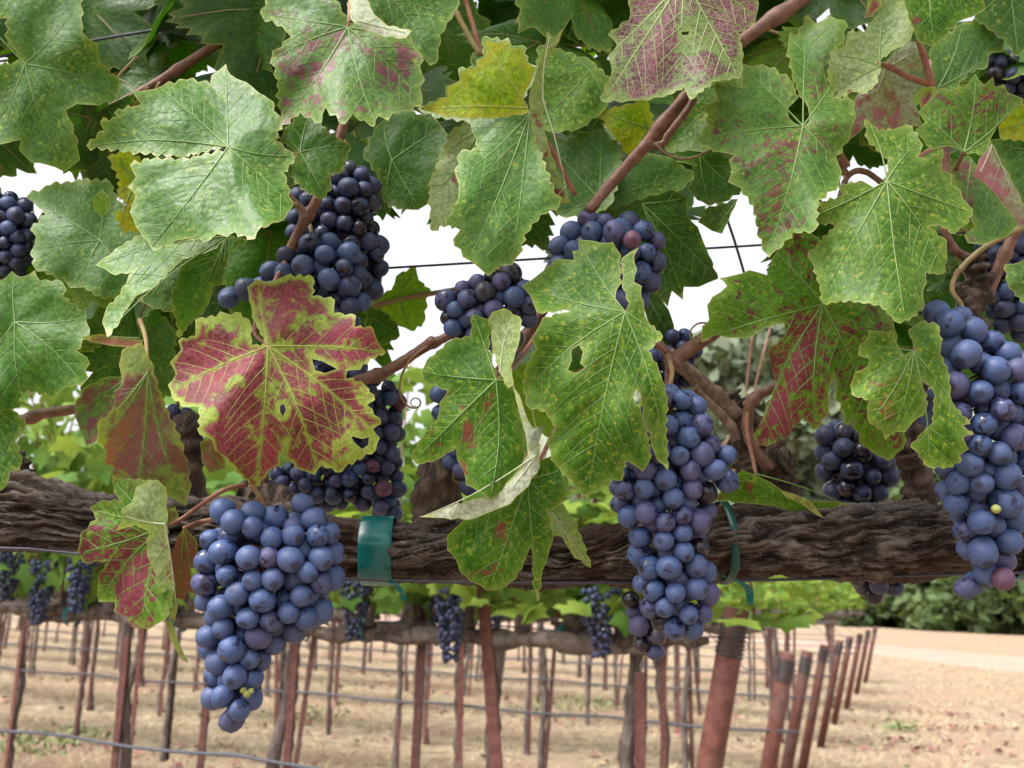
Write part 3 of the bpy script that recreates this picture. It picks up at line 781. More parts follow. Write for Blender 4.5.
# near trellis wires and ties
def wire(pts, d, r, lb, mat=WIRE, name='trellis_wire'):
    P = px_path(pts, d, 6); b = MB(); b.tube(P, r, 6); tag(b.build(name, mat, None, P[0]), lb, 'wire')
wire([(-260, 306, .74), (388, 268, .74), (762, 245, .74), (1300, 212, .74)], .74, .0009, 'thin dark horizontal wire crossing the sky gaps')
wire([(-200, 92, .76), (95, 40, .76), (232, 17, .76), (500, -35, .76)], .76, .0011, 'dark wire slanting through the upper left leaves')
wire([(700, 150, .75), (727, 219, .75), (743, 269, .75), (760, 330, .75)], .75, .0010, 'short steep wire crossing the horizontal wire')
wire([(-260, 540, .60), (0, 548, .603), (60, 552, .604), (300, 576, .604), (520, 583, .604), (768, 580, .602), (968, 574, .602), (1300, 566, .60)], .60, .0009, 'grey support wire under the near cordon')

def cordon_at(x):
    t = float(np.interp(x, px_, tp_)); b = float(np.interp(x, px_, bt_))
    return at(x, (t + b) / 2, DC + .012 * math.sin(x * .006)), (b - t) / 2 / F * DC
def tie(x0, x1, lb, tail=None, slant=0, extra=.0042, pad=.0):
    c, r = cordon_at((x0 + x1) / 2); r += extra; n = 40; vs = []; fs = []
    hw = (x1 - x0) / 2 / F * DC
    for q in range(n):
        an = 2 * PI * q / n
        rr = r + .0009 * math.sin(3 * an + 1) + .0006 * math.sin(7 * an)
        for k, (u, ex) in enumerate(((-1, -.0004), (-.8, .0003), (0, .0005), (.8, .0003), (1, -.0004))):
            vs.append(c + RT * (hw * u + slant * math.sin(an)) + (UP * math.cos(an) - FW * math.sin(an)) * (rr + ex))
    for q in range(n):
        for k in range(4): fs.append((q * 5 + k, q * 5 + k + 1, ((q + 1) % n) * 5 + k + 1, ((q + 1) % n) * 5 + k))
    root = empty('plant_tie', c); tag(root, lb, 'plastic tie', 'green ties on the near cordon')
    b = MB(); b.add(vs, fs); b.build('band', TIE, root)
    if tail:
        b = MB(); P = px_path(tail, .60, 6); n = len(P); vs = []; fs = []
        for i, p in enumerate(P):
            wd = .0035 * (1 - .5 * i / n); vs += [p - RT * wd + FW * .0008 * math.sin(i), p + RT * wd * .8 - FW * .002]
        for i in range(n - 1): fs.append((2 * i, 2 * i + 1, 2 * i + 3, 2 * i + 2))
        b.add(vs, fs); b.build('tail', TIE, root)
tie(362, 395, 'wide teal plastic band wrapped round the near cordon', [(388, 579), (396, 584), (402, 592), (405, 600)])
tie(717, 725, 'narrow dark green tie round the cordon beside the middle bunch', [(722, 575), (740, 582), (749, 590), (750, 604)], .004, .0012)
bpy.data.objects['band.001'].data.materials[0] = TIE_DARK
tie(1006, 1042, 'wide teal band half hidden behind the right hand bunch')

# ------------------------------------------------------------------ leaves of the near vine
def seg_dist(P, A, B):
    d = B - A; L = np.maximum((d ** 2).sum(1), 1e-9); out = np.full(len(P), 1e9)
    for a, dd, l in zip(A, d, L):
        t = np.clip(((P - a) @ dd) / l, 0, 1); out = np.minimum(out, np.linalg.norm(P - (a + t[:, None] * dd), axis=1))
    return out
def inside(P, poly):
    x, y = P[:, 0], P[:, 1]; c = np.zeros(len(P), bool); n = len(poly); j = n - 1
    for i in range(n):
        xi, yi = poly[i]; xj, yj = poly[j]
        cond = ((yi > y) != (yj > y)) & (x < (xj - xi) * (y - yi) / (yj - yi + 1e-12) + xi)
        c ^= cond; j = i
    return c
def teeth(poly, pitch, amp, rng):
    poly = np.array(poly, float); n = len(poly)
    area = .5 * sum(poly[i - 1][0] * poly[i][1] - poly[i][0] * poly[i - 1][1] for i in range(n))
    sg = 1 if area > 0 else -1; out = []
    for i in range(n):
        a = poly[i]; b = poly[(i + 1) % n]; L = np.linalg.norm(b - a)
        if L < 1e-6: continue
        t = (b - a) / L; nr = np.array([t[1], -t[0]]) * sg
        m = max(1, int(round(L / pitch))); out.append(a)
        if m == 1:
            if L > pitch * .5: out.append(a + t * L * .5 + nr * amp * rng.uniform(-.35, .1) * L / pitch)
            continue
        for k in range(m):
            f = (k + rng.uniform(.45, .7)) / m; out.append(a + t * L * f + nr * amp * rng.uniform(.5, 1.25))
            out.append(a + t * L * min(.99, (k + .5 + rng.uniform(.25, .4)) / m) + nr * amp * rng.uniform(.35, .7) * .8)
            if k < m - 1: out.append(a + t * L * (k + 1) / m + nr * amp * rng.uniform(-.3, .05))
    return np.array(out)
LEAFN = [0]
def leaf(label, mat, joint, tips, poly, d, g=(0, -.35), cup=.1, wave=.006, fold=0., hole=(), pitch=10, amp=3.2, vein=None, pet=None, vr=1.0, step=5.0, petm=None, under=False, quilt=.0015):
    LEAFN[0] += 1; rng = np.random.default_rng(LEAFN[0] * 17)
    J = np.array(joint, float); k = d / F
    bd = teeth(poly, pitch, amp, rng)
    # dense boundary
    holes = [np.array(h, float) for h in hole]
    lo, hi = bd.min(0), bd.max(0)
    gx, gy = np.meshgrid(np.arange(lo[0], hi[0], step), np.arange(lo[1], hi[1], step * .87))
    gx = gx + (np.arange(gx.shape[0]) % 2)[:, None] * step * .5
    G = np.stack([gx.ravel(), gy.ravel()], 1) + rng.uniform(-.2, .2, (gx.size, 2)) * step
    G = G[inside(G, bd)]
    bA, bB = bd, np.roll(bd, -1, 0)
    if len(G): G = G[seg_dist(G, bA, bB) > step * .45]
    for h in holes:
        if len(G): G = G[~inside(G, h)]; G = G[seg_dist(G, h, np.roll(h, -1, 0)) > step * .4]
    pts = [Vector(p) for p in bd]; edges = [(i, (i + 1) % len(bd)) for i in range(len(bd))]
    for h in holes:
        n0 = len(pts); pts += [Vector(p) for p in h]; edges += [(n0 + i, n0 + (i + 1) % len(h)) for i in range(len(h))]
    pts += [Vector(p) for p in G]
    v2, _, tri, *_ = delaunay_2d_cdt(pts, edges, [], 0, 1e-4)
    V = np.array([(p.x, p.y) for p in v2]); T = np.array([t[:3] for t in tri])
    cen = V[T].mean(1); ok = inside(cen, bd)
    for h in holes: ok &= ~inside(cen, h)
    T = T[ok]
    # veins: mains from the joint to the lobe tips, secondaries off them
    lines = []
    for q, tp in enumerate(tips):
        tp = np.array(tp, float); dv = tp - J; nr = np.array([-dv[1], dv[0]]); bow = rng.uniform(-.05, .05)
        ln = np.array([J + dv * s + nr * bow * math.sin(PI * s) for s in np.linspace(0, .97, 12)]); lines.append((ln, 1.0))
    mains = [l for l, _ in lines]
    for q, ln in enumerate(mains):
        L = np.linalg.norm(ln[-1] - ln[0]); ns = int(L / 17); oth = [m for r_, m in enumerate(mains) if r_ != q]
        for s in range(1, ns + 1):
            for side in (-1, 1):
                f = (s + (.25 if side > 0 else -.15)) / (ns + 1); i = min(10, max(1, int(f * 11)))
                p = ln[i] + (ln[i + 1 if i < 11 else 11] - ln[i]) * (f * 11 - i); td = ln[min(11, i + 1)] - ln[i - 1]; td /= np.linalg.norm(td) + 1e-9
                an = side * math.radians(rng.uniform(42, 56)); cur = np.array([p])
                maxl = L * .55 * (1 - f * .55); stp = 4.0; dirv = np.array([td[0] * math.cos(an) - td[1] * math.sin(an), td[0] * math.sin(an) + td[1] * math.cos(an)])
                pts_ = [p]; cp = p.copy()
                for z in range(int(maxl / stp)):
                    dirv = dirv * .97 + td * .03; dirv /= np.linalg.norm(dirv); cp = cp + dirv * stp
                    if not inside(cp[None], bd)[0]: break
                    if oth and z > 2 and min(np.min(np.linalg.norm(m - cp, axis=1)) for m in oth) < 6: break
                    pts_.append(cp.copy())
                if len(pts_) > 3: lines.append((np.array(pts_), .36))
    A = np.concatenate([l[:-1] for l, _ in lines]); B = np.concatenate([l[1:] for l, _ in lines])
    A1 = np.concatenate([l[:-1] for l in mains]); B1 = np.concatenate([l[1:] for l in mains])
    ph = rng.uniform(0, 6.28, 4); sgn = -1 if under else 1
    def depth(P, vd=None, vm=None):
        r = (P - J) * k; rr = np.hypot(r[:, 0], r[:, 1]); th = np.arctan2(r[:, 1], r[:, 0])
        z = d + g[0] * r[:, 0] + g[1] * r[:, 1] + 2.6 * cup * rr ** 2 / .1
        z = z + 1.9 * wave * (np.sin(3 * th + ph[0]) + .6 * np.sin(5 * th + ph[1])) * np.minimum(1.3, (rr / .07)) ** 2
        z = z + .0022 * np.sin(r[:, 0] * 130 + ph[2]) * np.sin(r[:, 1] * 110 + ph[3])
        if vd is None: vd = seg_dist(P, A, B)
        if vm is None: vm = seg_dist(P, A1, B1)
        return z - sgn * quilt * (1 - np.exp(-(vd / 6.) ** 2)) - sgn * .0034 * (1 - np.exp(-(vm / 20.) ** 2)) + fold * np.minimum(vm * k, .03), vd
    D, vd = depth(V); ed = seg_dist(V, bA, bB)
    for h in holes: ed = np.minimum(ed, seg_dist(V, h, np.roll(h, -1, 0)))
    vdc = np.minimum(seg_dist(V, A1, B1), vd + 2.4)
    def unproj(P, D):
        X = (P[:, 0] - 512) / F; Y = (P[:, 1] - 384) / F
        return np.array(C0) + D[:, None] * (np.array(FW) + X[:, None] * np.array(RT) - Y[:, None] * np.array(UP))
    W = unproj(V, D); org = unproj(J[None], depth(J[None])[0])[0]
    # orient faces to the camera
    root = empty('vine_leaf', org); tag(root, label, 'leaf', 'leaves of the near vine')
    mesh('blade', W, T, LM[mat], root, True, org, {'vd': vdc * k * 1000, 'ed': ed * k * 1000})
    b = MB()
    cut = []
    for ln, wgt in lines:
        if holes:
            fine_ = np.concatenate([np.linspace(ln[q], ln[q + 1], 5)[:-1] for q in range(len(ln) - 1)]); bad = np.zeros(len(fine_), bool)
            for h in holes: bad |= inside(fine_, h)
            if bad.any():
                q0 = int(np.argmax(bad)); ln = fine_[:max(0, q0 - 1)]
                if len(ln) < 4: continue
        cut.append((ln, wgt))
    for ln, wgt in cut:
        D2, _ = depth(ln); n = len(ln); Wl = unproj(ln, D2 - .0002)
        rad = [vr * (.00046 * wgt * (1 - .75 * i / (n - 1)) + .00006) for i in range(n)]
        b.tube(Wl, rad, 5, cap=False)
    b.build('veins', vein or VE_GREEN, root, org)
    if pet:
        b = MB(); P = [Vector(org)] + [at(p[0], p[1], p[2] if len(p) > 2 else d + .02) for p in pet]
        P = spline(P, 7); b.tube(P, lin(.0011, .0017, len(P)), 8); b.build('petiole', petm or PET_RED, root, org)
    return root

exec_leaves = True
L = leaf
# --- left part
L('large red leaf with yellow green veins and margin in front of the dark bunches', 'red', (268, 346), [(386, 352), (378, 438), (318, 472), (256, 487), (172, 390), (258, 280)],
  [(268, 346), (260, 330), (252, 315), (249, 300), (247, 287), (256, 279), (270, 282), (285, 276), (313, 277), (312, 296), (335, 300), (334, 313), (356, 316), (355, 327), (373, 328), (377, 340), (386, 352), (370, 359), (356, 370), (347, 371), (346, 378), (364, 384), (375, 400), (367, 405), (381, 424), (373, 429), (380, 438),
   (376, 450), (348, 464), (342, 472), (322, 465), (315, 475), (301, 470), (285, 456), (287, 440), (285, 445), (276, 467), (268, 472), (256, 487), (241, 475), (227, 460), (215, 450), (212, 440), (200, 435), (200, 407), (186, 407), (172, 397), (168, 385), (176, 374), (170, 362), (181, 350), (178, 341), (195, 336), (195, 320), (216, 317), (220, 311), (231, 315), (235, 312), (250, 322), (251, 345)],
  .535, (.05, -.42), .15, .006, hole=[[(312, 359), (322, 361), (337, 369), (325, 373), (315, 370)], [(280, 405), (284, 404), (286, 410), (283, 416), (280, 412)], [(351, 436), (362, 439), (369, 437), (368, 445), (362, 449), (354, 442)]], pitch=11, amp=2.4, vein=VE_YEL, vr=1.0, pet=[(255, 325, .57), (285, 262, .61)])
L('big grey green leaf with a pale silvery left lobe at upper left', 'grey', (228, 147), [(88, 146), (160, 88), (226, 66), (292, 205), (150, 248), (292, 156)],
  [(228, 147), (185, 156), (140, 152), (86, 146), (104, 131), (100, 122), (118, 118), (114, 113), (132, 107), (141, 104), (132, 90), (148, 90), (162, 86), (186, 80), (210, 84), (212, 75), (226, 64), (231, 75), (246, 82), (258, 92), (268, 98), (281, 122), (275, 140), (295, 157), (283, 172), (292, 207), (286, 217), (261, 227), (255, 239), (235, 232), (227, 237), (217, 234), (210, 240), (190, 238), (175, 241), (152, 249), (142, 236), (136, 227), (130, 212), (132, 205), (136, 195), (127, 187), (136, 177), (130, 165), (150, 160), (187, 159)],
  .56, (.10, -.75), .1, .007, fold=.15, pitch=12, amp=3.5, pet=[(245, 175, .60), (280, 200, .63)])
L('yellow green toothed leaf edge peeping out under the big grey green leaf', 'yellow', (137, 180), [(110, 158), (118, 195), (120, 228)], [(107, 157), (125, 152), (150, 165), (150, 200), (150, 232), (122, 230), (116, 216), (128, 205), (118, 195), (120, 180), (112, 165)], .585, (0, .1), .1, .003, pitch=9, amp=3)
L('small heart shaped green leaf above the dark upper bunch', 'green', (300, 152), [(312, 108), (348, 146), (325, 197), (284, 136)],
  [(299, 153), (280, 140), (284, 130), (293, 122), (295, 110), (310, 106), (317, 120), (331, 136), (350, 145), (346, 160), (342, 172), (330, 174), (332, 185), (323, 199), (306, 191), (287, 172)], .575, (.1, -.5), .2, .003, pitch=8, amp=2.5, vr=.8, pet=[(285, 158, .61)])
L('wide grey green leaf with purple freckles at the top', 'greyred', (348, 27), [(264, 14), (275, 58), (284, 122), (376, 124), (422, 98), (412, 36)],
  [(348, 24), (330, -12), (300, -14), (270, -4), (261, 15), (282, 26), (291, 37), (272, 56), (278, 80), (281, 110), (282, 125), (300, 112), (322, 122), (326, 107), (345, 124), (353, 114), (375, 126), (378, 116), (388, 121), (392, 114), (405, 111), (423, 102), (420, 87), (425, 80), (420, 66), (424, 60), (415, 47), (411, 37), (380, 34)], .57, (.08, -.6), .1, .005, pitch=12, amp=3.5, pet=[(352, -15, .60)])
L('pale curled leaf rim lying over the freckled top leaf', 'palespot', (356, 20), [(408, 33)], [(350, -8), (366, -4), (374, 14), (388, 26), (412, 31), (406, 38), (380, 35), (362, 30), (351, 20)], .545, (.0, -.5), .0, .002, pitch=14, amp=1.5, vein=VE_PALE, vr=.6, under=True)
L('smooth grey green leaf with one purple stain behind the top leaf', 'grey', (385, -10), [(452, 15), (434, 60), (395, 30)], [(362, -14), (464, -14), (455, 10), (440, 35), (437, 62), (430, 66), (418, 52), (400, 40), (378, 30), (362, 10)], .595, (.15, -.3), .1, .004, pitch=16, amp=2)
L('dark green leaf beside the upper dark bunch, against the sky', 'deep', (392, 160), [(440, 128), (420, 208), (384, 204), (384, 126)], [(363, 155), (378, 125), (388, 116), (406, 110), (438, 122), (448, 135), (440, 160), (433, 185), (431, 202), (418, 210), (403, 209), (386, 203), (378, 172)], .665, (0, -.3), .1, .004, pitch=12, amp=3)
L('large dark grey green leaf filling the top left corner', 'grey', (25, 64), [(78, 4), (118, 88), (64, 170), (-16, 140), (-15, 20)],
  [(24, 62), (8, 40), (8, 18), (-25, 10), (-20, -25), (80, -25), (82, 32), (97, 44), (100, 62), (120, 84), (118, 98), (95, 105), (77, 104), (66, 110), (70, 120), (77, 145), (80, 160), (64, 172), (47, 165), (32, 163), (19, 150), (21, 140), (7, 143), (-25, 142), (-30, 70)], .64, (.1, -.1), .1, .006, pitch=14, amp=3)
L('grey green leaf beside the small bunch at the left edge', 'grey', (100, 240), [(30, 198), (34, 250), (72, 286), (130, 285), (112, 184)], [(26, 197), (50, 185), (82, 180), (110, 182), (117, 200), (132, 215), (150, 247), (140, 270), (135, 282), (120, 297), (100, 296), (85, 287), (70, 288), (62, 278), (35, 268), (32, 250), (36, 237), (30, 230), (46, 215), (37, 207)], .665, (.05, -.4), .1, .004, pitch=11, amp=3)
L('tiny bright green leaf in front of the left grey leaf', 'backlit', (103, 217), [(102, 190)], [(102, 218), (94, 208), (93, 198), (102, 189), (110, 197), (111, 208)], .64, (0, 0), .1, .001, pitch=30, amp=1, vr=.6)
L('green leaf at the left edge below the small bunch', 'green', (15, 322), [(84, 318), (80, 380), (24, 405), (-20, 380), (14, 274)], [(-25, 290), (-12, 278), (2, 280), (12, 271), (21, 277), (35, 270), (40, 281), (62, 282), (67, 290), (62, 297), (86, 315), (90, 330), (76, 350), (87, 357), (85, 382), (67, 386), (55, 396), (37, 392), (20, 391), (19, 408), (7, 410), (-25, 405)], .61, (0, -.4), .1, .005, pitch=11, amp=3)
L('bright green leaf at the left edge above the thick cordon', 'bright', (-12, 400), [(24, 428), (20, 466), (3, 486)], [(-25, 392), (0, 392), (12, 410), (26, 425), (24, 432), (15, 442), (22, 462), (20, 470), (10, 472), (4, 488), (-25, 492)], .60, (.1, -.3), .1, .003, pitch=10, amp=2.5)
L('long narrow grey leaf folded lengthwise under the big left leaf', 'grey', (226, 237), [(106, 334), (98, 265)], [(228, 236), (212, 250), (182, 258), (168, 272), (153, 288), (136, 296), (128, 308), (120, 321), (107, 337), (102, 322), (106, 309), (120, 295), (132, 272), (112, 274), (96, 265), (122, 246), (140, 235), (156, 248), (182, 242), (212, 236)], .585, (-.1, -.8), .0, .002, pitch=13, amp=2)
L('green leaf hanging to a point left of the red leaf top', 'green', (226, 238), [(178, 336), (224, 268), (210, 300)], [(224, 236), (248, 240), (230, 252), (225, 267), (222, 285), (212, 287), (210, 300), (200, 315), (188, 325), (179, 338), (177, 320), (172, 297), (185, 260), (200, 247)], .60, (.25, -.3), .1, .003, pitch=10, amp=2.5)
L('dark leaf shaded between the folded grey leaf and its neighbour', 'deep', (185, 258), [(150, 298), (175, 296)], [(183, 256), (192, 267), (182, 290), (172, 312), (150, 306), (137, 300), (155, 289)], .63, (0, -.2), .1, .002, pitch=12, amp=2)
L('twisted olive leaf stained dull purple hanging over the left gap', 'twist', (148, 372), [(116, 412), (100, 440), (135, 500), (182, 500)], [(122, 350), (142, 343), (150, 360), (157, 387), (165, 407), (180, 440), (187, 465), (190, 490), (186, 506), (172, 498), (160, 490), (136, 486), (111, 482), (114, 466), (104, 464), (107, 450), (97, 442), (97, 424), (115, 410), (114, 392), (122, 385), (119, 365)], .575, (.35, -.15), .1, .004, pitch=14, amp=2.5, pet=[(146, 340, .60), (140, 320, .66)], petm=PET_GREEN, fold=.3)
L('narrow grey leaf behind the twisted purple leaf', 'greyred', (124, 380), [(76, 412), (90, 440)], [(124, 376), (110, 376), (86, 387), (75, 405), (75, 417), (80, 432), (86, 447), (97, 441), (100, 425), (122, 400)], .63, (.2, -.3), .1, .003, pitch=11, amp=2.2)
L('withered rim of a leaf over the twisted purple leaf', 'dry', (140, 338), [(84, 340)], [(81, 337), (100, 334), (128, 338), (143, 340), (140, 348), (112, 346), (90, 342)], .60, (0, .3), .1, .001, pitch=30, amp=1, vr=.5)
L('lobed green leaf with a dark red lower lobe left of the front bunch', 'mottled', (164, 527), [(84, 552), (94, 510), (102, 596), (142, 627), (115, 482)],
  [(166, 526), (160, 500), (157, 482), (135, 480), (112, 480), (114, 492), (120, 502), (100, 501), (90, 507), (96, 520), (80, 536), (78, 550), (82, 562), (110, 560), (99, 577), (97, 595), (99, 602), (115, 602), (114, 612), (127, 617), (132, 627), (150, 629), (165, 620), (172, 600), (168, 560)], .565, (-.1, -.15), .1, .005, pitch=13, amp=2.2, pet=[(180, 520), (220, 492), (245, 485, .60)], vein=VE_GREEN)
L('long pale green folded lobe beside the front bunch stem', 'palegreen', (165, 524), [(177, 616), (125, 516)], [(150, 480), (158, 480), (166, 487), (167, 522), (167, 550), (172, 575), (177, 610), (175, 622), (162, 600), (156, 575), (147, 555), (146, 540), (150, 532), (135, 525), (115, 531), (122, 520), (122, 509), (132, 502), (136, 487)], .545, (.1, .2), .1, .003, pitch=16, amp=2, vein=VE_PALE, under=True)
L('small withered olive leaf hanging beside the front bunch', 'dry', (184, 528), [(178, 596), (194, 594)], [(185, 527), (197, 540), (198, 557), (190, 572), (197, 595), (187, 592), (185, 600), (175, 598), (171, 580), (171, 557), (177, 537)], .57, (.1, .1), .1, .002, pitch=18, amp=1.5, pet=[(200, 522), (225, 518, .585)], vein=VE_YEL)
L('tiny pinkish leaf behind the pale folded lobe', 'dry', (165, 524), [(178, 514)], [(162, 512), (175, 506), (179, 517), (170, 527), (164, 526)], .59, (0, 0), .1, .001, pitch=20, amp=1, vr=.5)
L('small dry rolled leaf below the pale folded lobe', 'dry', (168, 622), [(188, 662)], [(165, 620), (172, 622), (178, 640), (189, 664), (180, 658), (170, 640)], .56, (.1, 0), .1, .001, pitch=20, amp=1, vr=.5)
# --- middle part
L('folded dark green leaf left of the spotted middle leaf', 'bright', (496, 380), [(422, 372), (474, 316), (414, 461), (490, 498), (510, 380)],
  [(497, 378), (488, 350), (492, 312), (488, 319), (473, 314), (471, 337), (451, 340), (426, 362), (420, 372), (424, 381), (448, 390), (440, 402), (437, 420), (423, 437), (411, 457), (416, 464), (436, 460), (456, 447), (457, 460), (463, 470), (466, 485), (476, 490), (491, 500), (502, 491), (512, 477), (522, 464), (523, 432), (516, 400), (510, 376)], .545, (.15, -.35), .15, .004, pitch=13, amp=2.2, fold=.35, pet=[(515, 365, .60), (540, 330, .66)])
L('upright green flap folded over the dark green leaf', 'palegreen', (500, 372), [(512, 318)], [(492, 312), (504, 308), (522, 320), (520, 338), (511, 366), (514, 385), (508, 388), (499, 368), (492, 345)], .53, (-.6, .1), .1, .002, pitch=14, amp=1.5, vein=VE_PALE)
L('pale cream underside of a curled leaf under the folded dark leaf', 'pale', (536, 455), [(424, 516), (512, 488)], [(519, 400), (526, 425), (530, 448), (540, 443), (540, 466), (524, 490), (510, 504), (490, 512), (473, 519), (445, 518), (419, 517), (444, 508), (480, 498), (502, 491), (520, 470), (528, 455), (524, 430)], .535, (-.1, -.4), .0, .002, pitch=18, amp=1.6, vein=VE_PALE, vr=.7, under=True)
L('pale rolled leaf edge between the two middle leaves', 'pale', (530, 380), [(540, 440)], [(512, 384), (520, 396), (528, 420), (533, 428), (545, 425), (538, 446), (530, 452), (524, 430), (518, 408)], .545, (.2, -.5), .0, .001, pitch=18, amp=1, vein=VE_PALE, vr=.5, under=True)
L('green leaf with one red fleck hanging in front of the cordon', 'bright', (528, 479), [(448, 544), (490, 588), (540, 590), (574, 464), (556, 505)],
  [(447, 536), (462, 522), (482, 512), (506, 500), (525, 474), (540, 460), (556, 454), (572, 460), (577, 466), (571, 477), (566, 495), (557, 506), (547, 511), (553, 540), (547, 560), (541, 580), (537, 602), (535, 590), (533, 565), (531, 546), (524, 562), (512, 581), (506, 587), (488, 591), (481, 586), (470, 581), (460, 572), (456, 560), (447, 550)], .56, (.1, -.2), .1, .004, pitch=14, amp=2.5, pet=[(545, 450, .59), (560, 420, .63)])
L('small pale grey leaf drooping to a point beside the middle bunch', 'palegreen', (552, 512), [(589, 565), (566, 545)], [(547, 510), (563, 503), (574, 520), (582, 540), (591, 568), (572, 554), (562, 537), (552, 535), (548, 527)], .575, (.2, .2), .1, .002, pitch=14, amp=2, vein=VE_PALE, under=True)
L('large yellow speckled leaf with a ragged hole in the centre', 'speckdark', (625, 312), [(579, 241), (524, 286), (526, 390), (588, 494), (666, 466), (662, 336)],
  [(625, 313), (616, 303), (616, 292), (622, 282), (619, 252), (613, 242), (606, 243), (594, 241), (578, 239), (579, 250), (572, 251), (574, 260), (559, 259), (544, 270), (534, 278), (522, 286), (531, 297), (537, 312), (569, 311), (542, 319), (537, 329), (532, 339), (536, 350), (527, 367), (524, 385), (527, 406), (546, 411), (556, 427), (548, 445), (551, 460), (560, 470), (573, 482), (586, 496), (598, 492), (608, 480), (622, 481), (625, 461), (634, 465), (643, 472), (649, 462), (650, 440), (641, 414), (631, 396), (636, 390), (641, 396), (645, 420), (652, 447), (657, 460), (668, 471), (665, 425), (667, 405), (663, 382), (659, 370), (648, 351), (663, 336), (650, 325), (645, 315), (644, 302), (641, 295), (642, 286), (634, 282), (637, 270), (634, 257), (639, 247), (630, 252), (622, 258), (622, 282), (629, 303)],
  .53, (-.12, -.45), .12, .005, hole=[[(571, 350), (579, 345), (583, 352), (580, 363), (585, 368), (576, 373), (568, 370), (572, 360)]], pitch=11, amp=2.3, pet=[(640, 330, .57), (665, 352, .61)])
L('yellow edged leaf whose long lower part hangs down at top centre', 'grey', (530, 113), [(421, 109), (485, 40), (470, 258), (512, 262), (455, 180)],
  [(530, 114), (522, 100), (532, 82), (538, 66), (527, 62), (523, 45), (512, 46), (508, 37), (501, 41), (483, 37), (485, 56), (476, 60), (476, 67), (458, 70), (460, 80), (445, 86), (446, 97), (418, 109), (441, 117), (463, 120), (471, 125), (481, 150), (461, 151), (456, 176), (459, 190), (457, 201), (446, 225), (460, 230), (453, 239), (468, 260), (478, 267), (488, 276), (500, 266), (512, 265), (519, 255), (524, 235), (540, 215), (560, 205), (545, 170), (536, 140)], .57, (.05, -.6), .1, .006, pitch=11, amp=3, pet=[(552, 150), (575, 195, .60)])
L('backlit yellow lobe pointing left at top centre', 'yellow', (528, 108), [(421, 109), (484, 42)], [(530, 112), (522, 98), (531, 82), (536, 68), (527, 63), (522, 48), (511, 48), (508, 40), (500, 43), (485, 40), (486, 57), (477, 61), (477, 68), (460, 71), (461, 81), (447, 87), (448, 97), (420, 109), (441, 115), (465, 118), (495, 118)], .562, (0, .1), .1, .003, pitch=16, amp=1.5, vein=VE_YEL)
L('pale green leaf edge left of the hanging top centre leaf', 'palegreen', (480, 130), [(434, 195), (440, 160)], [(471, 120), (451, 132), (440, 160), (431, 180), (430, 197), (432, 231), (448, 222), (470, 210), (485, 150)], .59, (0, -.4), .1, .003, pitch=10, amp=3)
L('tall pale leaf edge standing upright at top centre', 'palegreen', (543, 100), [(550, 35), (568, 202)], [(547, 31), (554, 38), (563, 28), (559, 42), (549, 56), (543, 75), (541, 100), (544, 130), (551, 155), (562, 185), (571, 202), (556, 205), (549, 187), (539, 150), (532, 125), (529, 97), (531, 87), (536, 72), (543, 54)], .55, (.4, .2), .0, .003, pitch=16, amp=1.6, vein=VE_PALE, under=True)
L('speckled green leaf above the cane at top centre', 'spotted', (590, 70), [(540, 120), (560, 50), (610, 110)], [(540, 45), (565, 52), (590, 60), (612, 82), (604, 110), (580, 128), (552, 132), (530, 120), (536, 80)], .665, (0, -.4), .1, .005, pitch=12, amp=3)
L('blistered grey green leaf behind the brown cane', 'grey', (600, 200), [(545, 140), (600, 130), (560, 214)], [(540, 128), (565, 142), (585, 132), (600, 129), (620, 148), (622, 170), (610, 205), (590, 216), (560, 216), (546, 190), (536, 150)], .645, (0, -.5), .1, .004, pitch=12, amp=3)
L('smooth grey green leaf right of the brown cane', 'grey', (600, 205), [(690, 174), (655, 155)], [(592, 212), (600, 190), (620, 165), (645, 152), (665, 156), (695, 175), (680, 190), (650, 196), (625, 210)], .655, (0, -.5), .1, .004, pitch=14, amp=2.5)
L('olive green backlit leaf left of the cane fork', 'yellow', (648, 128), [(600, 110), (640, 102), (632, 152)], [(597, 111), (620, 107), (647, 100), (652, 120), (657, 140), (640, 150), (630, 156), (612, 132)], .66, (0, .2), .1, .003, pitch=12, amp=2.5)
L('purple leaf netted with pale green veins at the top', 'purple', (684, -22), [(606, 58), (604, 100), (682, 86), (738, 76), (756, 16)],
  [(684, -24), (650, -30), (629, -16), (630, 8), (629, 20), (608, 35), (617, 45), (608, 57), (612, 70), (608, 82), (601, 101), (627, 101), (642, 100), (667, 95), (684, 87), (690, 100), (712, 82), (724, 80), (741, 76), (742, 50), (738, 32), (755, 22), (758, 10), (756, -12), (720, -30)], .575, (.05, -.45), .1, .005, pitch=11, amp=2.4, vein=vein_mat('vein_sage', (.27, .32, .13)), vr=1.5, hole=[[(681, 32), (690, 31), (688, 35), (682, 35)]])
L('pale yellow green leaf under the purple netted leaf', 'spotted', (735, 90), [(670, 148), (692, 92)], [(684, 88), (715, 80), (742, 76), (738, 100), (724, 138), (704, 152), (688, 150), (667, 152), (664, 132), (690, 108)], .635, (0, -.3), .1, .003, pitch=12, amp=2)
L('dark green leaf with a red smear above the right sky gap', 'deep', (642, 204), [(686, 198), (716, 278), (683, 298), (668, 304)], [(600, 212), (642, 200), (674, 190), (687, 197), (688, 217), (698, 227), (704, 243), (709, 255), (718, 279), (699, 287), (684, 287), (683, 300), (672, 291), (668, 307), (657, 297), (652, 282), (640, 262), (620, 230)], .655, (.1, -.2), .1, .005, pitch=14, amp=2.2)
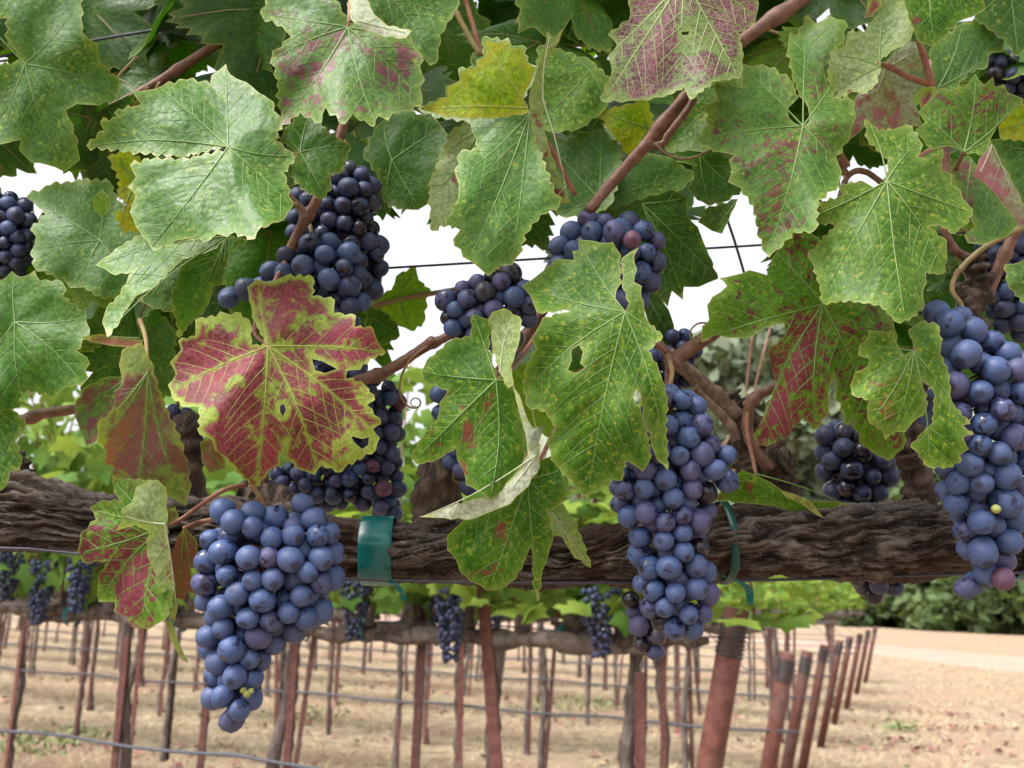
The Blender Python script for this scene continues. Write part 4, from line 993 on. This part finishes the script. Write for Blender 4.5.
L('dark narrow leaf edge right of the speckled middle leaf', 'dark', (645, 292), [(672, 340)], [(638, 285), (660, 296), (669, 310), (674, 325), (671, 350), (666, 348), (658, 335), (648, 322), (640, 300)], .65, (0, -.1), .1, .002, pitch=16, amp=1.5)
L('dark green toothed leaf right of the grey cane leaf', 'deep', (700, 155), [(738, 190), (710, 204), (676, 160)], [(672, 147), (687, 141), (704, 150), (734, 152), (731, 172), (742, 190), (724, 202), (707, 205), (697, 200), (687, 187), (694, 177), (692, 165), (676, 162)], .645, (0, -.4), .1, .004, pitch=11, amp=2.5)
L('small pale leaf hanging into the right sky gap', 'grey', (735, 202), [(714, 231)], [(698, 222), (704, 210), (738, 199), (735, 207), (729, 220), (722, 234), (712, 231)], .66, (0, -.3), .1, .002, pitch=12, amp=2)
L('big freckled green leaf with a keyhole gap at upper right', 'freckle', (803, 126), [(698, 140), (740, 64), (808, 17), (848, 60), (768, 254), (835, 160)],
  [(801, 126), (789, 118), (788, 108), (799, 97), (790, 80), (770, 68), (762, 64), (752, 67), (737, 61), (747, 87), (732, 85), (713, 86), (717, 99), (706, 105), (709, 125), (696, 140), (719, 152), (734, 155), (729, 160), (732, 172), (728, 182), (741, 188), (753, 206), (758, 227), (764, 252), (769, 258), (776, 250), (793, 232), (815, 230), (818, 200), (838, 186), (842, 172), (836, 156), (850, 136), (855, 120), (852, 100), (832, 98), (834, 70), (843, 45), (845, 20), (830, 16), (816, 24), (808, 14), (799, 36), (790, 32), (788, 48), (792, 70), (800, 97), (808, 108), (809, 122)],
  .56, (.05, -.45), .1, .006, pitch=12, amp=3, pet=[(830, 140, .60), (848, 165, .66)])
# --- right part
L('bright green leaf with wide shoulders in front of the mottled right leaf', 'spotted', (887, 181), [(870, 124), (920, 140), (970, 212), (944, 268), (905, 318), (822, 296), (800, 221)],
  [(887, 181), (889, 160), (868, 140), (865, 119), (878, 131), (893, 130), (908, 125), (918, 137), (923, 145), (918, 157), (930, 158), (943, 149), (940, 169), (953, 174), (952, 185), (960, 189), (963, 199), (973, 210), (965, 225), (955, 234), (940, 225), (928, 227), (947, 242), (947, 255), (943, 274), (926, 272), (927, 283), (923, 292), (925, 305), (912, 317), (898, 323), (880, 305), (850, 300), (823, 303), (820, 285), (814, 267), (807, 256), (828, 235), (838, 222), (813, 225), (795, 221), (804, 214), (822, 209), (818, 204), (843, 196), (838, 186), (863, 181), (875, 188)],
  .535, (-.05, -.5), .12, .006, pitch=10, amp=2.4, fold=.25, pet=[(905, 165, .58), (930, 150, .63)])
L('green leaf splashed with dark red covering the right hand gap', 'mottled', (823, 304), [(704, 338), (770, 246), (757, 440), (815, 426), (885, 456)],
  [(823, 302), (840, 260), (815, 236), (795, 231), (783, 242), (775, 254), (767, 275), (749, 270), (734, 275), (719, 278), (727, 286), (712, 297), (707, 305), (709, 320), (702, 326), (701, 342), (717, 335), (729, 338), (747, 338), (764, 327), (784, 322), (785, 336), (768, 352), (772, 370), (777, 386), (766, 408), (760, 422), (753, 435), (758, 445), (767, 446), (775, 443), (780, 434), (784, 440), (802, 415), (815, 430), (829, 410), (829, 394), (832, 380), (836, 380), (836, 392), (848, 426), (854, 420), (863, 446), (876, 455), (888, 461), (904, 446), (903, 400), (895, 330), (880, 302)],
  .57, (.05, -.2), .1, .005, pitch=13, amp=2.6, vr=1.2)
L('small cupped leaf speckled yellow left of the right hand bunch', 'speckdark', (914, 351), [(863, 346), (853, 388), (872, 420), (890, 436), (966, 424), (930, 464)],
  [(917, 350), (905, 356), (898, 346), (893, 332), (880, 331), (869, 330), (868, 338), (859, 346), (858, 355), (869, 359), (868, 366), (855, 372), (850, 385), (852, 395), (870, 400), (867, 407), (868, 420), (882, 430), (885, 440), (895, 432), (905, 432), (913, 422), (924, 415), (927, 407), (925, 392), (920, 380), (929, 386), (935, 396), (933, 422), (923, 432), (910, 447), (918, 453), (928, 467), (948, 467), (962, 460), (960, 455), (969, 449), (963, 437), (974, 435), (962, 426), (971, 424), (955, 408), (950, 395), (948, 372), (940, 355), (941, 345), (938, 325), (920, 322), (908, 330)],
  .515, (-.05, -.3), .25, .005, pitch=10, amp=2.2, pet=[(925, 335, .55), (935, 315, .60)])
L('yellow green leaf with blood red spots at upper right', 'mottled', (964, 152), [(920, 112), (976, 76), (1020, 99), (990, 140)],
  [(963, 152), (948, 146), (933, 150), (915, 130), (925, 122), (918, 112), (930, 100), (940, 88), (955, 92), (958, 87), (965, 87), (975, 74), (984, 85), (993, 77), (995, 87), (1004, 84), (1008, 92), (1024, 99), (1008, 115), (998, 125), (990, 140), (988, 154)], .56, (.0, -.2), .1, .004, pitch=12, amp=2, pet=[(955, 170, .6)])
L('pale folded leaf underside at the right edge', 'palespot', (992, 145), [(1018, 222), (980, 172)], [(991, 142), (979, 159), (974, 176), (978, 178), (993, 192), (1008, 210), (1019, 226), (1032, 236), (1030, 218), (1015, 187), (1008, 172), (1000, 160)], .555, (.3, .3), .0, .003, pitch=18, amp=1.5, vein=VE_PALE, under=True)
L('dark green leaf at the right edge behind the pale folded leaf', 'deep', (1040, 150), [(994, 142), (1030, 225)], [(989, 140), (1005, 138), (1018, 135), (1050, 130), (1065, 180), (1050, 235), (1026, 225), (1014, 190), (1004, 162)], .60, (0, -.3), .1, .003, pitch=14, amp=2)
L('dull grey green leaf above the right hand bunch', 'greyred', (972, 160), [(968, 240), (1016, 226), (1004, 236)], [(950, 172), (968, 155), (978, 175), (995, 195), (1019, 224), (1008, 236), (995, 240), (983, 245), (968, 243), (964, 235), (975, 226), (962, 200)], .60, (0, -.4), .1, .003, pitch=13, amp=2)
L('crumpled pale green leaf with a red scar at upper right', 'palegreen', (880, 66), [(832, 96), (836, 55), (884, 8)],
  [(868, 24), (878, 14), (888, -4), (908, 4), (912, 35), (900, 47), (890, 52), (876, 62), (881, 67), (875, 85), (863, 94), (850, 92), (834, 101), (828, 75), (832, 50), (845, 46), (848, 32), (864, 32)], .575, (.1, -.3), .1, .007, pitch=10, amp=2.5)
L('cream underside of a rolled leaf in the upper right tangle', 'palespot', (885, 70), [(910, 124), (860, 132), (920, 50)], [(880, 67), (890, 57), (908, 40), (923, 45), (928, 65), (928, 82), (913, 95), (918, 110), (923, 127), (908, 126), (876, 132), (868, 124), (855, 136), (849, 140), (854, 100), (873, 75)], .61, (.0, .2), .0, .006, pitch=13, amp=2, vein=VE_PALE, under=True)
L('green leaf with a browned rim hanging from the top edge at right', 'bright', (930, -20), [(982, 10), (935, 44)], [(904, 0), (908, -20), (975, -20), (985, 10), (972, 17), (958, 22), (943, 37), (933, 47), (918, 42), (912, 25)], .57, (0, -.3), .1, .003, pitch=14, amp=1.8, edge_=None) if False else \
L('green leaf with a browned rim hanging from the top edge at right', 'bright', (930, -20), [(982, 10), (935, 44)], [(904, 0), (908, -20), (975, -20), (985, 10), (972, 17), (958, 22), (943, 37), (933, 47), (918, 42), (912, 25)], .57, (0, -.3), .1, .003, pitch=14, amp=1.8)
L('grey green toothed leaf beside the dark top right bunch', 'grey', (938, 88), [(1002, 44), (986, 62), (962, 26)], [(930, 50), (960, 25), (980, 20), (1005, 40), (1003, 52), (989, 54), (988, 66), (968, 72), (953, 90), (935, 88)], .60, (0, -.4), .1, .003, pitch=11, amp=2.5)
L('dark green leaf in the top right corner', 'deep', (1010, -15), [(980, 14), (1018, 54)], [(976, -16), (978, 2), (974, 18), (1003, 38), (1018, 56), (1032, 45), (1050, -16)], .62, (0, -.3), .1, .003, pitch=14, amp=2.5)
L('small grey green leaf at the right edge beside the dark side bunch', 'grey', (1050, 270), [(1008, 266), (1020, 298)], [(1005, 264), (1020, 262), (1050, 255), (1055, 320), (1030, 312), (1020, 298), (1008, 285)], .57, (0, -.3), .1, .003, pitch=11, amp=2.5)
L('bright yellow leaf scrap behind the red spotted leaf', 'yellow', (1040, 120), [(1002, 130)], [(998, 126), (1008, 115), (1030, 100), (1050, 105), (1050, 138), (1020, 140), (1000, 138)], .59, (0, .1), .1, .002, pitch=13, amp=2)
L('long bright leaf lying along the top of the cordon', 'bright', (756, 474), [(716, 498), (845, 504)], [(714, 499), (728, 482), (742, 470), (756, 475), (770, 482), (783, 491), (803, 500), (830, 501), (852, 504), (828, 510), (813, 512), (793, 512), (773, 506), (745, 503)], .60, (.05, .4), .0, .002, pitch=20, amp=1.2, pet=[(753, 460, .61), (747, 430, .62), (748, 405, .625)])
L('dry rolled brown leaf edge on top of the cordon', 'dry', (790, 493), [(822, 518)], [(780, 490), (795, 494), (812, 503), (824, 518), (816, 515), (800, 503), (786, 497)], .592, (0, .2), .0, .001, pitch=30, amp=.8, vr=.4)
L('light green leaf glowing against the sky below the wire', 'backlit', (398, 298), [(416, 270), (430, 292), (410, 329), (378, 310)], [(391, 290), (396, 276), (416, 267), (419, 280), (431, 292), (426, 300), (424, 322), (411, 331), (398, 326), (386, 320), (376, 310), (373, 300)], .80, (0, .1), .1, .004, pitch=10, amp=2.5)
L('dark green leaf below the glowing leaf', 'deep', (372, 318), [(396, 334)], [(366, 306), (384, 312), (398, 326), (400, 336), (384, 345), (366, 340)], .78, (0, .1), .1, .002, pitch=10, amp=2.5)
L('rust coloured dead leaf behind the red leaf', 'dry', (205, 450), [(225, 470)], [(200, 442), (214, 436), (224, 450), (226, 468), (210, 474), (202, 462)], .60, (0, .1), .1, .002, pitch=20, amp=1.5, vr=.5)
L('tiny dark red leaf under the top edge at right', 'red', (872, 0), [(868, 16)], [(868, -4), (882, -2), (882, 6), (872, 16), (864, 18), (867, 8)], .59, (0, 0), .1, .001, pitch=30, amp=1, vr=.5)
L('deep red scrap of leaf behind the red spotted leaf', 'red', (925, 96), [(920, 104)], [(924, 88), (934, 86), (938, 94), (928, 106), (920, 108), (919, 98)], .57, (0, 0), .1, .001, pitch=30, amp=1, vr=.5)

# shaded leaves deep in the near canopy
KEEP = [[(375, 200), (480, 240), (548, 262), (548, 292), (380, 300), (372, 250)], [(696, 200), (755, 190), (790, 275), (700, 300)], [(650, 295), (790, 300), (790, 440), (700, 400), (650, 350)], [(0, 138), (85, 160), (85, 190), (0, 195)],
        [(800, 400), (910, 400), (910, 600), (780, 600)], [(-200, 395), (400, 395), (400, 640), (-200, 640)], [(395, 300), (480, 330), (480, 600), (395, 600)], [(600, 400), (1200, 400), (1200, 700), (600, 700)], [(838, 130), (890, 130), (890, 180), (838, 180)]]
SKY_DOT = [(90, 28), (105, 45), (215, 8), (358, 105), (395, 150), (465, 25), (572, 45), (577, 108), (665, 105), (60, 290), (135, 310), (105, 330), (245, 245), (800, 112), (838, 5), (1010, 200), (935, 300)]
def generic_leaf(rng):
    lob = [(-2.25, .80), (-1.15, .98), (0, 1.1), (1.15, .98), (2.25, .80)]
    P = []
    for i, (a, r) in enumerate(lob):
        for da, f in ((-.46, .80), (-.38, .86), (-.30, .83), (-.22, .92), (-.15, .88), (-.08, .99), (-.04, .97), (0, 1.05), (.05, .96), (.09, .98), (.16, .88), (.23, .91), (.31, .82), (.39, .85), (.46, .79)):
            an = a + da; rr = r * f * rng.uniform(.94, 1.07); P.append((rr * math.sin(an), -rr * math.cos(an)))
        if i < 4: an = a + .575; q_ = rng.uniform(.60, .74); P.append((q_ * math.sin(an), -q_ * math.cos(an)))
    P.append((0, .12))
    return P
FILL = []
for q in range(6):
    rng = np.random.default_rng(300 + q); P = generic_leaf(rng)
    V2 = [(0, 0)] + P; ring = len(P); vs = []; fs = []
    R = .062; pts2 = []
    for s in (0.4, .7, 1.0):
        pts2 += [(p[0] * s, p[1] * s) for p in P]
    allp = [(0, 0)] + pts2; ph = rng.uniform(0, 6, 3)
    for (x, y) in allp:
        r = math.hypot(x, y); th = math.atan2(y, x)
        vs.append((x * R, y * R, R * (-.22 * r * r + .09 * math.sin(3 * th + ph[0]) * r * r + .05 * math.sin(9 * x + ph[1]) * math.cos(8 * y))))
    for i in range(ring):
        j = (i + 1) % ring; fs.append((0, 1 + i, 1 + j))
        for s in range(2): fs.append((1 + s * ring + i, 1 + (s + 1) * ring + i, 1 + (s + 1) * ring + j, 1 + s * ring + j))
    va = np.array(allp); lines = [np.array([(0, 0), (r * math.sin(a), -r * math.cos(a))]) for a, r in ((-2.25, .72), (-1.15, .95), (0, 1.1), (1.15, .95), (2.25, .72))]
    vd = np.min([seg_dist(va, l[:1], l[1:]) for l in lines], 0) * R * 1000; ed = np.array([10.] + [(1 - s) * 30 for s in (.4, .7, 1.0) for _ in P])
    meshes = []
    me = bpy.data.meshes.new('blade'); me.from_pydata(vs, [], fs); me.polygons.foreach_set('use_smooth', [True] * len(me.polygons))
    for kk, a in (('vd', vd), ('ed', ed)):
        t_ = me.attributes.new(kk, 'FLOAT', 'POINT'); t_.data.foreach_set('value', a.astype(np.float32))
    b = MB()
    for l in lines: b.tube([(0, 0, .0004), (l[1][0] * R * .5, l[1][1] * R * .5, .0004 - .06 * R), (l[1][0] * R * .97, l[1][1] * R * .97, -.21 * R)], [.0006, .0004, .0002], 4, cap=False)
    b.tube(spline([(0, 0, 0), (0, R * .5, -.012), (.006, R * 1.0, -.02)], 4), .0012, 6)
    mv = bpy.data.meshes.new('petiole'); mv.from_pydata([tuple(p) for p in b.v], [], b.f); mv.materials.append(PET_GREEN)
    FILL.append((me, mv))
FM = {}
def fill_leaf(c, mat, sc, label, nrm_bias, rng, group):
    q = int(rng.integers(6)); key = (q, mat)
    if key not in FM:
        m2 = FILL[q][0].copy(); m2.materials.clear(); m2.materials.append(LM[mat]); FM[key] = m2
    r = empty('vine_leaf', c); tag(r, label, 'leaf', group)
    nz = (-FW * nrm_bias[0] + Vector((0, 0, 1)) * nrm_bias[1] + Vector(rng.normal(0, .35, 3))).normalized()
    dn = Vector((rng.normal(0, .5), rng.normal(0, .3), -1)); yv = -(dn - nz * dn.dot(nz)).normalized(); xv = yv.cross(nz)
    r.rotation_euler = Matrix((xv, yv, nz)).transposed().to_euler(); r.scale = (sc, sc, sc)
    child('blade', FM[key], r); child('petiole', FILL[q][1], r)
rngL = np.random.default_rng(77)
def okpix(x, y, rad):
    P = np.array([[x + rad * math.cos(a), y + rad * math.sin(a)] for a in np.linspace(0, 6.28, 10)] + [[x, y]])
    for kp in KEEP:
        if inside(P, kp).any(): return False
    return all(math.hypot(x - a, y - b) > 18 for a, b in SKY_DOT)
placed = []; tries = 0
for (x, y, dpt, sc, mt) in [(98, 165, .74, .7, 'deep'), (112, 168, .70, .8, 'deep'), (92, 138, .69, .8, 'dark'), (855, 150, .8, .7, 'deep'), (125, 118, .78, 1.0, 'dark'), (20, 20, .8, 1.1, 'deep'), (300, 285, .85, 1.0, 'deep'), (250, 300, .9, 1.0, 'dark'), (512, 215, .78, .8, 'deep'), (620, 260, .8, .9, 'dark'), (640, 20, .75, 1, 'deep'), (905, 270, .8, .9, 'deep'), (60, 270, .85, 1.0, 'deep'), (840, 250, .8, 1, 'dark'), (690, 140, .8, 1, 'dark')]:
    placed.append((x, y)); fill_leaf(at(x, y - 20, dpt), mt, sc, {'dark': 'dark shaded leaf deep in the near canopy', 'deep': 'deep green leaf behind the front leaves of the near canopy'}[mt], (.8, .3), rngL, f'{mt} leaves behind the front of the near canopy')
while len(placed) < 226 and tries < 30000:
    tries += 1
    x = rngL.uniform(-110, 1130); y = rngL.uniform(-130, 395); dpt = rngL.uniform(.69, 1.0); sc = rngL.uniform(.8, 1.2)
    rad = .062 * sc / dpt * F * .62
    if not okpix(x, y, rad): continue
    if any(math.hypot(x - a, y - b) < 30 for a, b in placed): continue
    placed.append((x, y))
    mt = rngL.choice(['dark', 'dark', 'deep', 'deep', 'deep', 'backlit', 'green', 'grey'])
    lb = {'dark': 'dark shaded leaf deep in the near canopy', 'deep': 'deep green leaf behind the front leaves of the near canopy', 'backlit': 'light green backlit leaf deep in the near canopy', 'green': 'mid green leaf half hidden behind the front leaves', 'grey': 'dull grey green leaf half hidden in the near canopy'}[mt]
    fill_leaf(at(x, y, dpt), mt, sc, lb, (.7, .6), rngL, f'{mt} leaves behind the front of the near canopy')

# unseen leaves added above the frame to shade the ones below
rngO = np.random.default_rng(8); vs, fs = [], []
for k in range(130):
    c = at(rngO.uniform(-420, 1450), rngO.uniform(-950, -190), rngO.uniform(.52, 1.0)); s_ = rngO.uniform(.06, .10)
    nrm = Vector((rngO.normal(0, .5), rngO.normal(-.3, .5), 1)).normalized(); tq = Vector((rngO.normal(0, 1), rngO.normal(0, 1), -.5)); tq = (tq - nrm * tq.dot(nrm)).normalized(); b_ = nrm.cross(tq); i0 = len(vs)
    for (a, l) in LEAF2: vs.append(tuple(c + b_ * a * s_ + tq * l * s_ - nrm * s_ * .4 * (a * a + (l - .3) ** 2)))
    vs.append(tuple(c + tq * .35 * s_)); m_n = len(LEAF2)
    for q in range(m_n): fs.append((i0 + q, i0 + (q + 1) % m_n, i0 + m_n))
o = mesh('foliage', vs, fs, ROWFOL[0], vine, True, vine.location); o['kind'] = 'stuff'

# ------------------------------------------------------------------ grape bunches of the near vine
def sphere_mesh(name, mat, r, seed=0, shrivel=0., ns=22, nr=15):
    rng = np.random.default_rng(seed); vs = []; fs = []; off = Vector(rng.uniform(0, 50, 3))
    for i in range(nr + 1):
        th = PI * i / nr
        for k in range(ns):
            ph = 2 * PI * k / ns; d = Vector((math.sin(th) * math.cos(ph), math.sin(th) * math.sin(ph), math.cos(th)))
            f = 1 + .06 * mnoise.noise(d * 1.1 + off) + shrivel * (mnoise.noise(d * 3.2 + off) - .3) - .035 * math.exp(-(th / .16) ** 2)
            v = d * r * f; v.z *= 1.03; vs.append(v)
    for i in range(nr):
        for k in range(ns): fs.append((i * ns + k, (i + 1) * ns + k, (i + 1) * ns + (k + 1) % ns, i * ns + (k + 1) % ns))
    me = bpy.data.meshes.new(name); me.from_pydata([tuple(v) for v in vs], [], fs); me.materials.append(mat); me.polygons.foreach_set('use_smooth', [True] * len(me.polygons)); me.validate(); me.update()
    return me
BR = .0068
BM = {k: [sphere_mesh('berry', m, BR, 10 * i + q) for q in range(3)] for i, (k, m) in enumerate((('blue', B_BLUE), ('purple', B_PURP), ('dark', B_DARK), ('red', B_RED), ('bare', B_BARE), ('green', B_GREEN)))}
BM['shrivel'] = [sphere_mesh('berry', B_PURP, BR, 90 + q, .16) for q in range(2)]
def bunch(label, poly, d, dia, kinds, peduncle, seed, thick=.8, lean=0., extras=(), group='ripe bunches on the near vine', nmax=100):
    """kinds: list of (kind, weight); dia: berry diameter in picture pixels at depth d"""
    rng = np.random.default_rng(seed); k = d / F; poly = np.array(poly, float); rp = dia / 2
    lo, hi = poly.min(0), poly.max(0); A, B = poly, np.roll(poly, -1, 0)
    C = rng.uniform(lo, hi, (14000, 2)); C = C[inside(C, poly)]; e = seg_dist(C, A, B); ok = e > rp * .86; C = C[ok]; e = e[ok] - rp * .86
    Wm = max(np.percentile(e, 97), 6)
    T = thick * np.sqrt(np.maximum(0, np.minimum(e, Wm) * (2 * Wm - np.minimum(e, Wm))))
    pts = []; sizes = []
    def tryadd(P3, fac):
        for p in P3:
            r = rp * rng.uniform(.84, 1.12)
            if pts:
                dd = np.linalg.norm(np.array(pts) - p, axis=1)
                if (dd < (np.array(sizes) + r) * fac).any(): continue
            pts.append(p); sizes.append(r)
    n = len(C); sh = rng.permutation(n)
    front = np.column_stack([C, -T])[sh]
    tryadd(front[:3500], .90); tryadd(front[3500:8000], .80)
    tryadd(np.column_stack([C, -T * .45])[sh][:4000], .80)
    tryadd(np.column_stack([C, T * .1])[sh][:2500], .82); tryadd(np.column_stack([C, T])[sh][:4000], .86)
    P = np.array(pts); Rr = np.array(sizes)
    for it in range(14):                                 # let neighbours push each other apart a little
        D = P[:, None] - P[None]; L_ = np.linalg.norm(D, axis=2) + 1e-6; want = (Rr[:, None] + Rr[None]) * .91; ov = np.maximum(0, want - L_); np.fill_diagonal(ov, 0)
        P = P + (D / L_[..., None] * ov[..., None]).sum(1) * .22
    cen = P.mean(0)
    order = np.argsort(P[:, 2])
    org = at(peduncle[0][0], peduncle[0][1], peduncle[0][2] if len(peduncle[0]) > 2 else d)
    root = empty('grape_bunch', org); tag(root, label, 'grape bunch', group)
    ks = [q for q, _ in kinds]; ws = np.array([q for _, q in kinds], float); ws /= ws.sum()
    # stem: peduncle and rachis
    b = MB(); P3 = px_path(peduncle + [(cen[0], lo[1] + (hi[1] - lo[1]) * .35, d), (cen[0], lo[1] + (hi[1] - lo[1]) * .85, d)], d, 7)
    b.tube(P3, lin(.0015, .0009, len(P3)), 8, .0003, 300)
    axis = P3
    big = []; rest = []
    for rank, i in enumerate(order):
        p = P[i]; wpos = at(p[0], p[1], d + p[2] * k); kind = ks[int(rng.choice(len(ks), p=ws))]
        big.append((wpos, Rr[i] * k / BR, kind)) if rank < nmax else rest.append((wpos, Rr[i] * k / BR, kind))
    for (px, py, dz, dd, kind) in extras: big.append((at(px, py, d + dz), dd / 2 * k / BR, kind))
    ctr = at(cen[0], cen[1], d)
    for i, (wpos, sc, kind) in enumerate(big):
        me = BM[kind][int(rng.integers(len(BM[kind])))]
        o = bpy.data.objects.new('berry', me); COL.objects.link(o); o.parent = root; o.location = wpos - org
        na = min(axis, key=lambda q: (q - wpos).length_squared)
        dr = (wpos - na); dr = (dr.normalized() + Vector((0, 0, -.25)) + Vector(rng.normal(0, .28, 3))).normalized()
        o.rotation_euler = dr.to_track_quat('Z', 'Y').to_euler(); o.scale = (sc * rng.uniform(.93, 1.06), sc * rng.uniform(.93, 1.06), sc * rng.uniform(.95, 1.10))
        if i % 3 == 0: b.tube([na, na.lerp(wpos, .6), wpos], [.0007, .0006, .0008], 5)
    if rest:
        vs, fs = [], []
        for (wpos, sc, kind) in rest:
            me = BM[kind][0]; n0 = len(vs); vs += [tuple(Vector(v.co) * sc + wpos) for v in me.vertices]; fs += [tuple(j + n0 for j in pl.vertices) for pl in me.polygons]
        o = mesh('inner_berries', vs, fs, B_BLUE if ks[0] != 'dark' else B_DARK, root, True, org); o['kind'] = 'stuff'
    b.build('stem', STEM, root, org)
    return root
BL = [('blue', 12), ('purple', 1.2), ('shrivel', .4)]
bunch('large powder blue front bunch with a right shoulder and a long tail', [(205, 512), (222, 496), (245, 492), (262, 503), (285, 512), (297, 492), (310, 493), (318, 507), (338, 518), (342, 540), (345, 568), (338, 595), (328, 622), (318, 634), (300, 640), (286, 650), (272, 655), (268, 680), (262, 705), (262, 722), (245, 733), (225, 730), (208, 715), (200, 690), (205, 665), (196, 640), (200, 615), (190, 585), (196, 560), (200, 540)],
      .55, 24.5, BL, [(250, 484), (262, 500), (266, 520)], 1, .75, extras=[(247, 694, -.018, 7, 'green'), (243, 690, -.018, 6, 'green'), (251, 691, -.017, 6, 'green')])
bunch('long middle bunch hanging in front of the cordon below the speckled leaf', [(640, 395), (660, 382), (685, 383), (702, 392), (712, 415), (718, 436), (738, 450), (742, 468), (735, 490), (718, 495), (715, 520), (712, 550), (716, 580), (715, 610), (705, 635), (680, 642), (662, 640), (645, 622), (636, 600), (632, 570), (630, 545), (612, 520), (606, 490), (612, 470), (630, 455), (640, 430)],
      .55, 23, [('blue', 7), ('purple', 3), ('shrivel', .6), ('bare', .5)], [(668, 355, .60), (672, 372, .57), (670, 395)], 2, .75)
bunch('wine dark tip of a bunch hidden behind the long middle bunch', [(620, 585), (640, 585), (660, 600), (668, 640), (664, 655), (655, 662), (640, 655), (628, 640), (622, 615)], .585, 20, [('purple', 4), ('bare', 3), ('red', 2), ('dark', 3)], [(645, 560), (645, 580)], 3, .8)
bunch('long powder blue bunch at the right edge in front of the cordon', [(915, 318), (930, 302), (955, 300), (972, 312), (990, 325), (1010, 340), (1030, 345), (1045, 380), (1045, 430), (1035, 470), (1028, 510), (1026, 540), (1012, 575), (990, 585), (985, 600), (968, 606), (954, 595), (953, 578), (965, 565), (955, 545), (948, 520), (936, 500), (932, 470), (940, 440), (925, 425), (912, 405), (930, 380), (938, 350)],
      .54, 26.5, [('blue', 11), ('purple', 2.5), ('shrivel', .9)], [(958, 270, .60), (952, 290, .57), (965, 315)], 4, .75, extras=[(996, 509, -.022, 9, 'green'), (1003, 579, -.012, 23, 'red')])
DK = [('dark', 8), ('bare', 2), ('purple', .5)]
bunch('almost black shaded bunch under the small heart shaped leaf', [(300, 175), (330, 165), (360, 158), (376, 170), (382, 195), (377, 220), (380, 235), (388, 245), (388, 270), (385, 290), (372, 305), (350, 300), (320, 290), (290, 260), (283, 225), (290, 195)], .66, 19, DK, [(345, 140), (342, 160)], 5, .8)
bunch('dusky blue bunch beside the brown cane, above the red leaf', [(275, 250), (290, 236), (315, 232), (345, 235), (360, 245), (366, 265), (368, 285), (372, 305), (370, 325), (345, 335), (310, 330), (285, 305), (262, 300), (220, 315), (216, 290), (240, 278), (262, 268)], .62, 22, [('blue', 4), ('dark', 5), ('bare', .6)], [(305, 215, .63), (312, 235)], 6, .8)
bunch('long dark bunch of small berries behind the red leaf', [(375, 382), (398, 380), (408, 395), (405, 420), (402, 450), (404, 490), (402, 520), (385, 525), (368, 515), (356, 508), (330, 512), (300, 508), (270, 500), (256, 490), (262, 470), (300, 460), (340, 440), (365, 410)], .70, 16.5, [('dark', 7), ('purple', 2), ('blue', 1.2), ('red', .35)], [(380, 370), (385, 392)], 7, .8)
bunch('dark berries seen between the lobes of the red leaf', [(300, 350), (340, 352), (375, 365), (385, 385), (370, 420), (340, 450), (300, 450), (272, 430), (268, 390)], .68, 18, DK, [(330, 335), (330, 355)], 8, .7)
bunch('compact bunch with one red berry below the brown cane at top centre', [(550, 240), (562, 228), (574, 212), (590, 209), (610, 213), (632, 214), (655, 220), (665, 235), (668, 262), (660, 280), (652, 300), (640, 318), (620, 322), (600, 310), (565, 290), (548, 268)], .605, 22, [('blue', 7), ('purple', 2.5), ('dark', 2)], [(589, 205, .60), (592, 220)], 9, .8, extras=[(632, 240, -.030, 18, 'red'), (614, 232, -.026, 23, 'purple')])
bunch('half purple half black shiny bunch left of the middle leaves', [(437, 300), (447, 285), (465, 277), (485, 272), (498, 262), (515, 265), (528, 278), (540, 292), (542, 315), (530, 335), (522, 355), (512, 368), (495, 350), (470, 345), (445, 340), (440, 322)], .60, 20, [('purple', 6), ('blue', 3), ('bare', 4)], [(505, 240, .64), (500, 265)], 10, .75)
bunch('few blue berries hanging under the folded dark leaf', [(430, 385), (455, 390), (470, 430), (478, 470), (482, 495), (468, 498), (450, 480), (440, 450), (432, 420)], .625, 17, [('purple', 4), ('blue', 4), ('dark', 3)], [(450, 365), (448, 388)], 11, .7)
bunch('small dark bunch in the shade right of the speckled leaf', [(648, 335), (660, 322), (680, 320), (694, 332), (702, 350), (696, 372), (690, 392), (672, 405), (655, 395), (645, 370)], .655, 16.5, [('dark', 8), ('blue', 2)], [(660, 300), (668, 322)], 12, .8)
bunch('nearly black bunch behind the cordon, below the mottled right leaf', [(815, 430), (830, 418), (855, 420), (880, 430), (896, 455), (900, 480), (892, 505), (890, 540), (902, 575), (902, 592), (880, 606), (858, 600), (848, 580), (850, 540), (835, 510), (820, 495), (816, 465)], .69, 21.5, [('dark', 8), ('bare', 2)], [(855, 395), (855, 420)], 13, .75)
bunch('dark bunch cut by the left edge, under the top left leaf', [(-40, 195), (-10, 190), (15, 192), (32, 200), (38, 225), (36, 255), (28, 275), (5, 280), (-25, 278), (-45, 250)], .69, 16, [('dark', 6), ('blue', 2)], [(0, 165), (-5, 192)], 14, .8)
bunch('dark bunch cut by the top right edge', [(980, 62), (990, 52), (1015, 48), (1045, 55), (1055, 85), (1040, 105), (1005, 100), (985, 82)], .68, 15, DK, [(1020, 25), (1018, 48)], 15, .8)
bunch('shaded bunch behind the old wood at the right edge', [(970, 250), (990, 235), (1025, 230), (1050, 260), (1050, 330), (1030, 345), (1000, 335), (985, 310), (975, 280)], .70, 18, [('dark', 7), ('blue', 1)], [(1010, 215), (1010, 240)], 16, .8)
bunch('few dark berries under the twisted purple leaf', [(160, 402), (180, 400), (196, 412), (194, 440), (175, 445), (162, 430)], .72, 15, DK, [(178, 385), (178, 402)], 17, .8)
print('leaves', LEAFN[0], 'fill', len(placed), 'objects', len(bpy.data.objects))
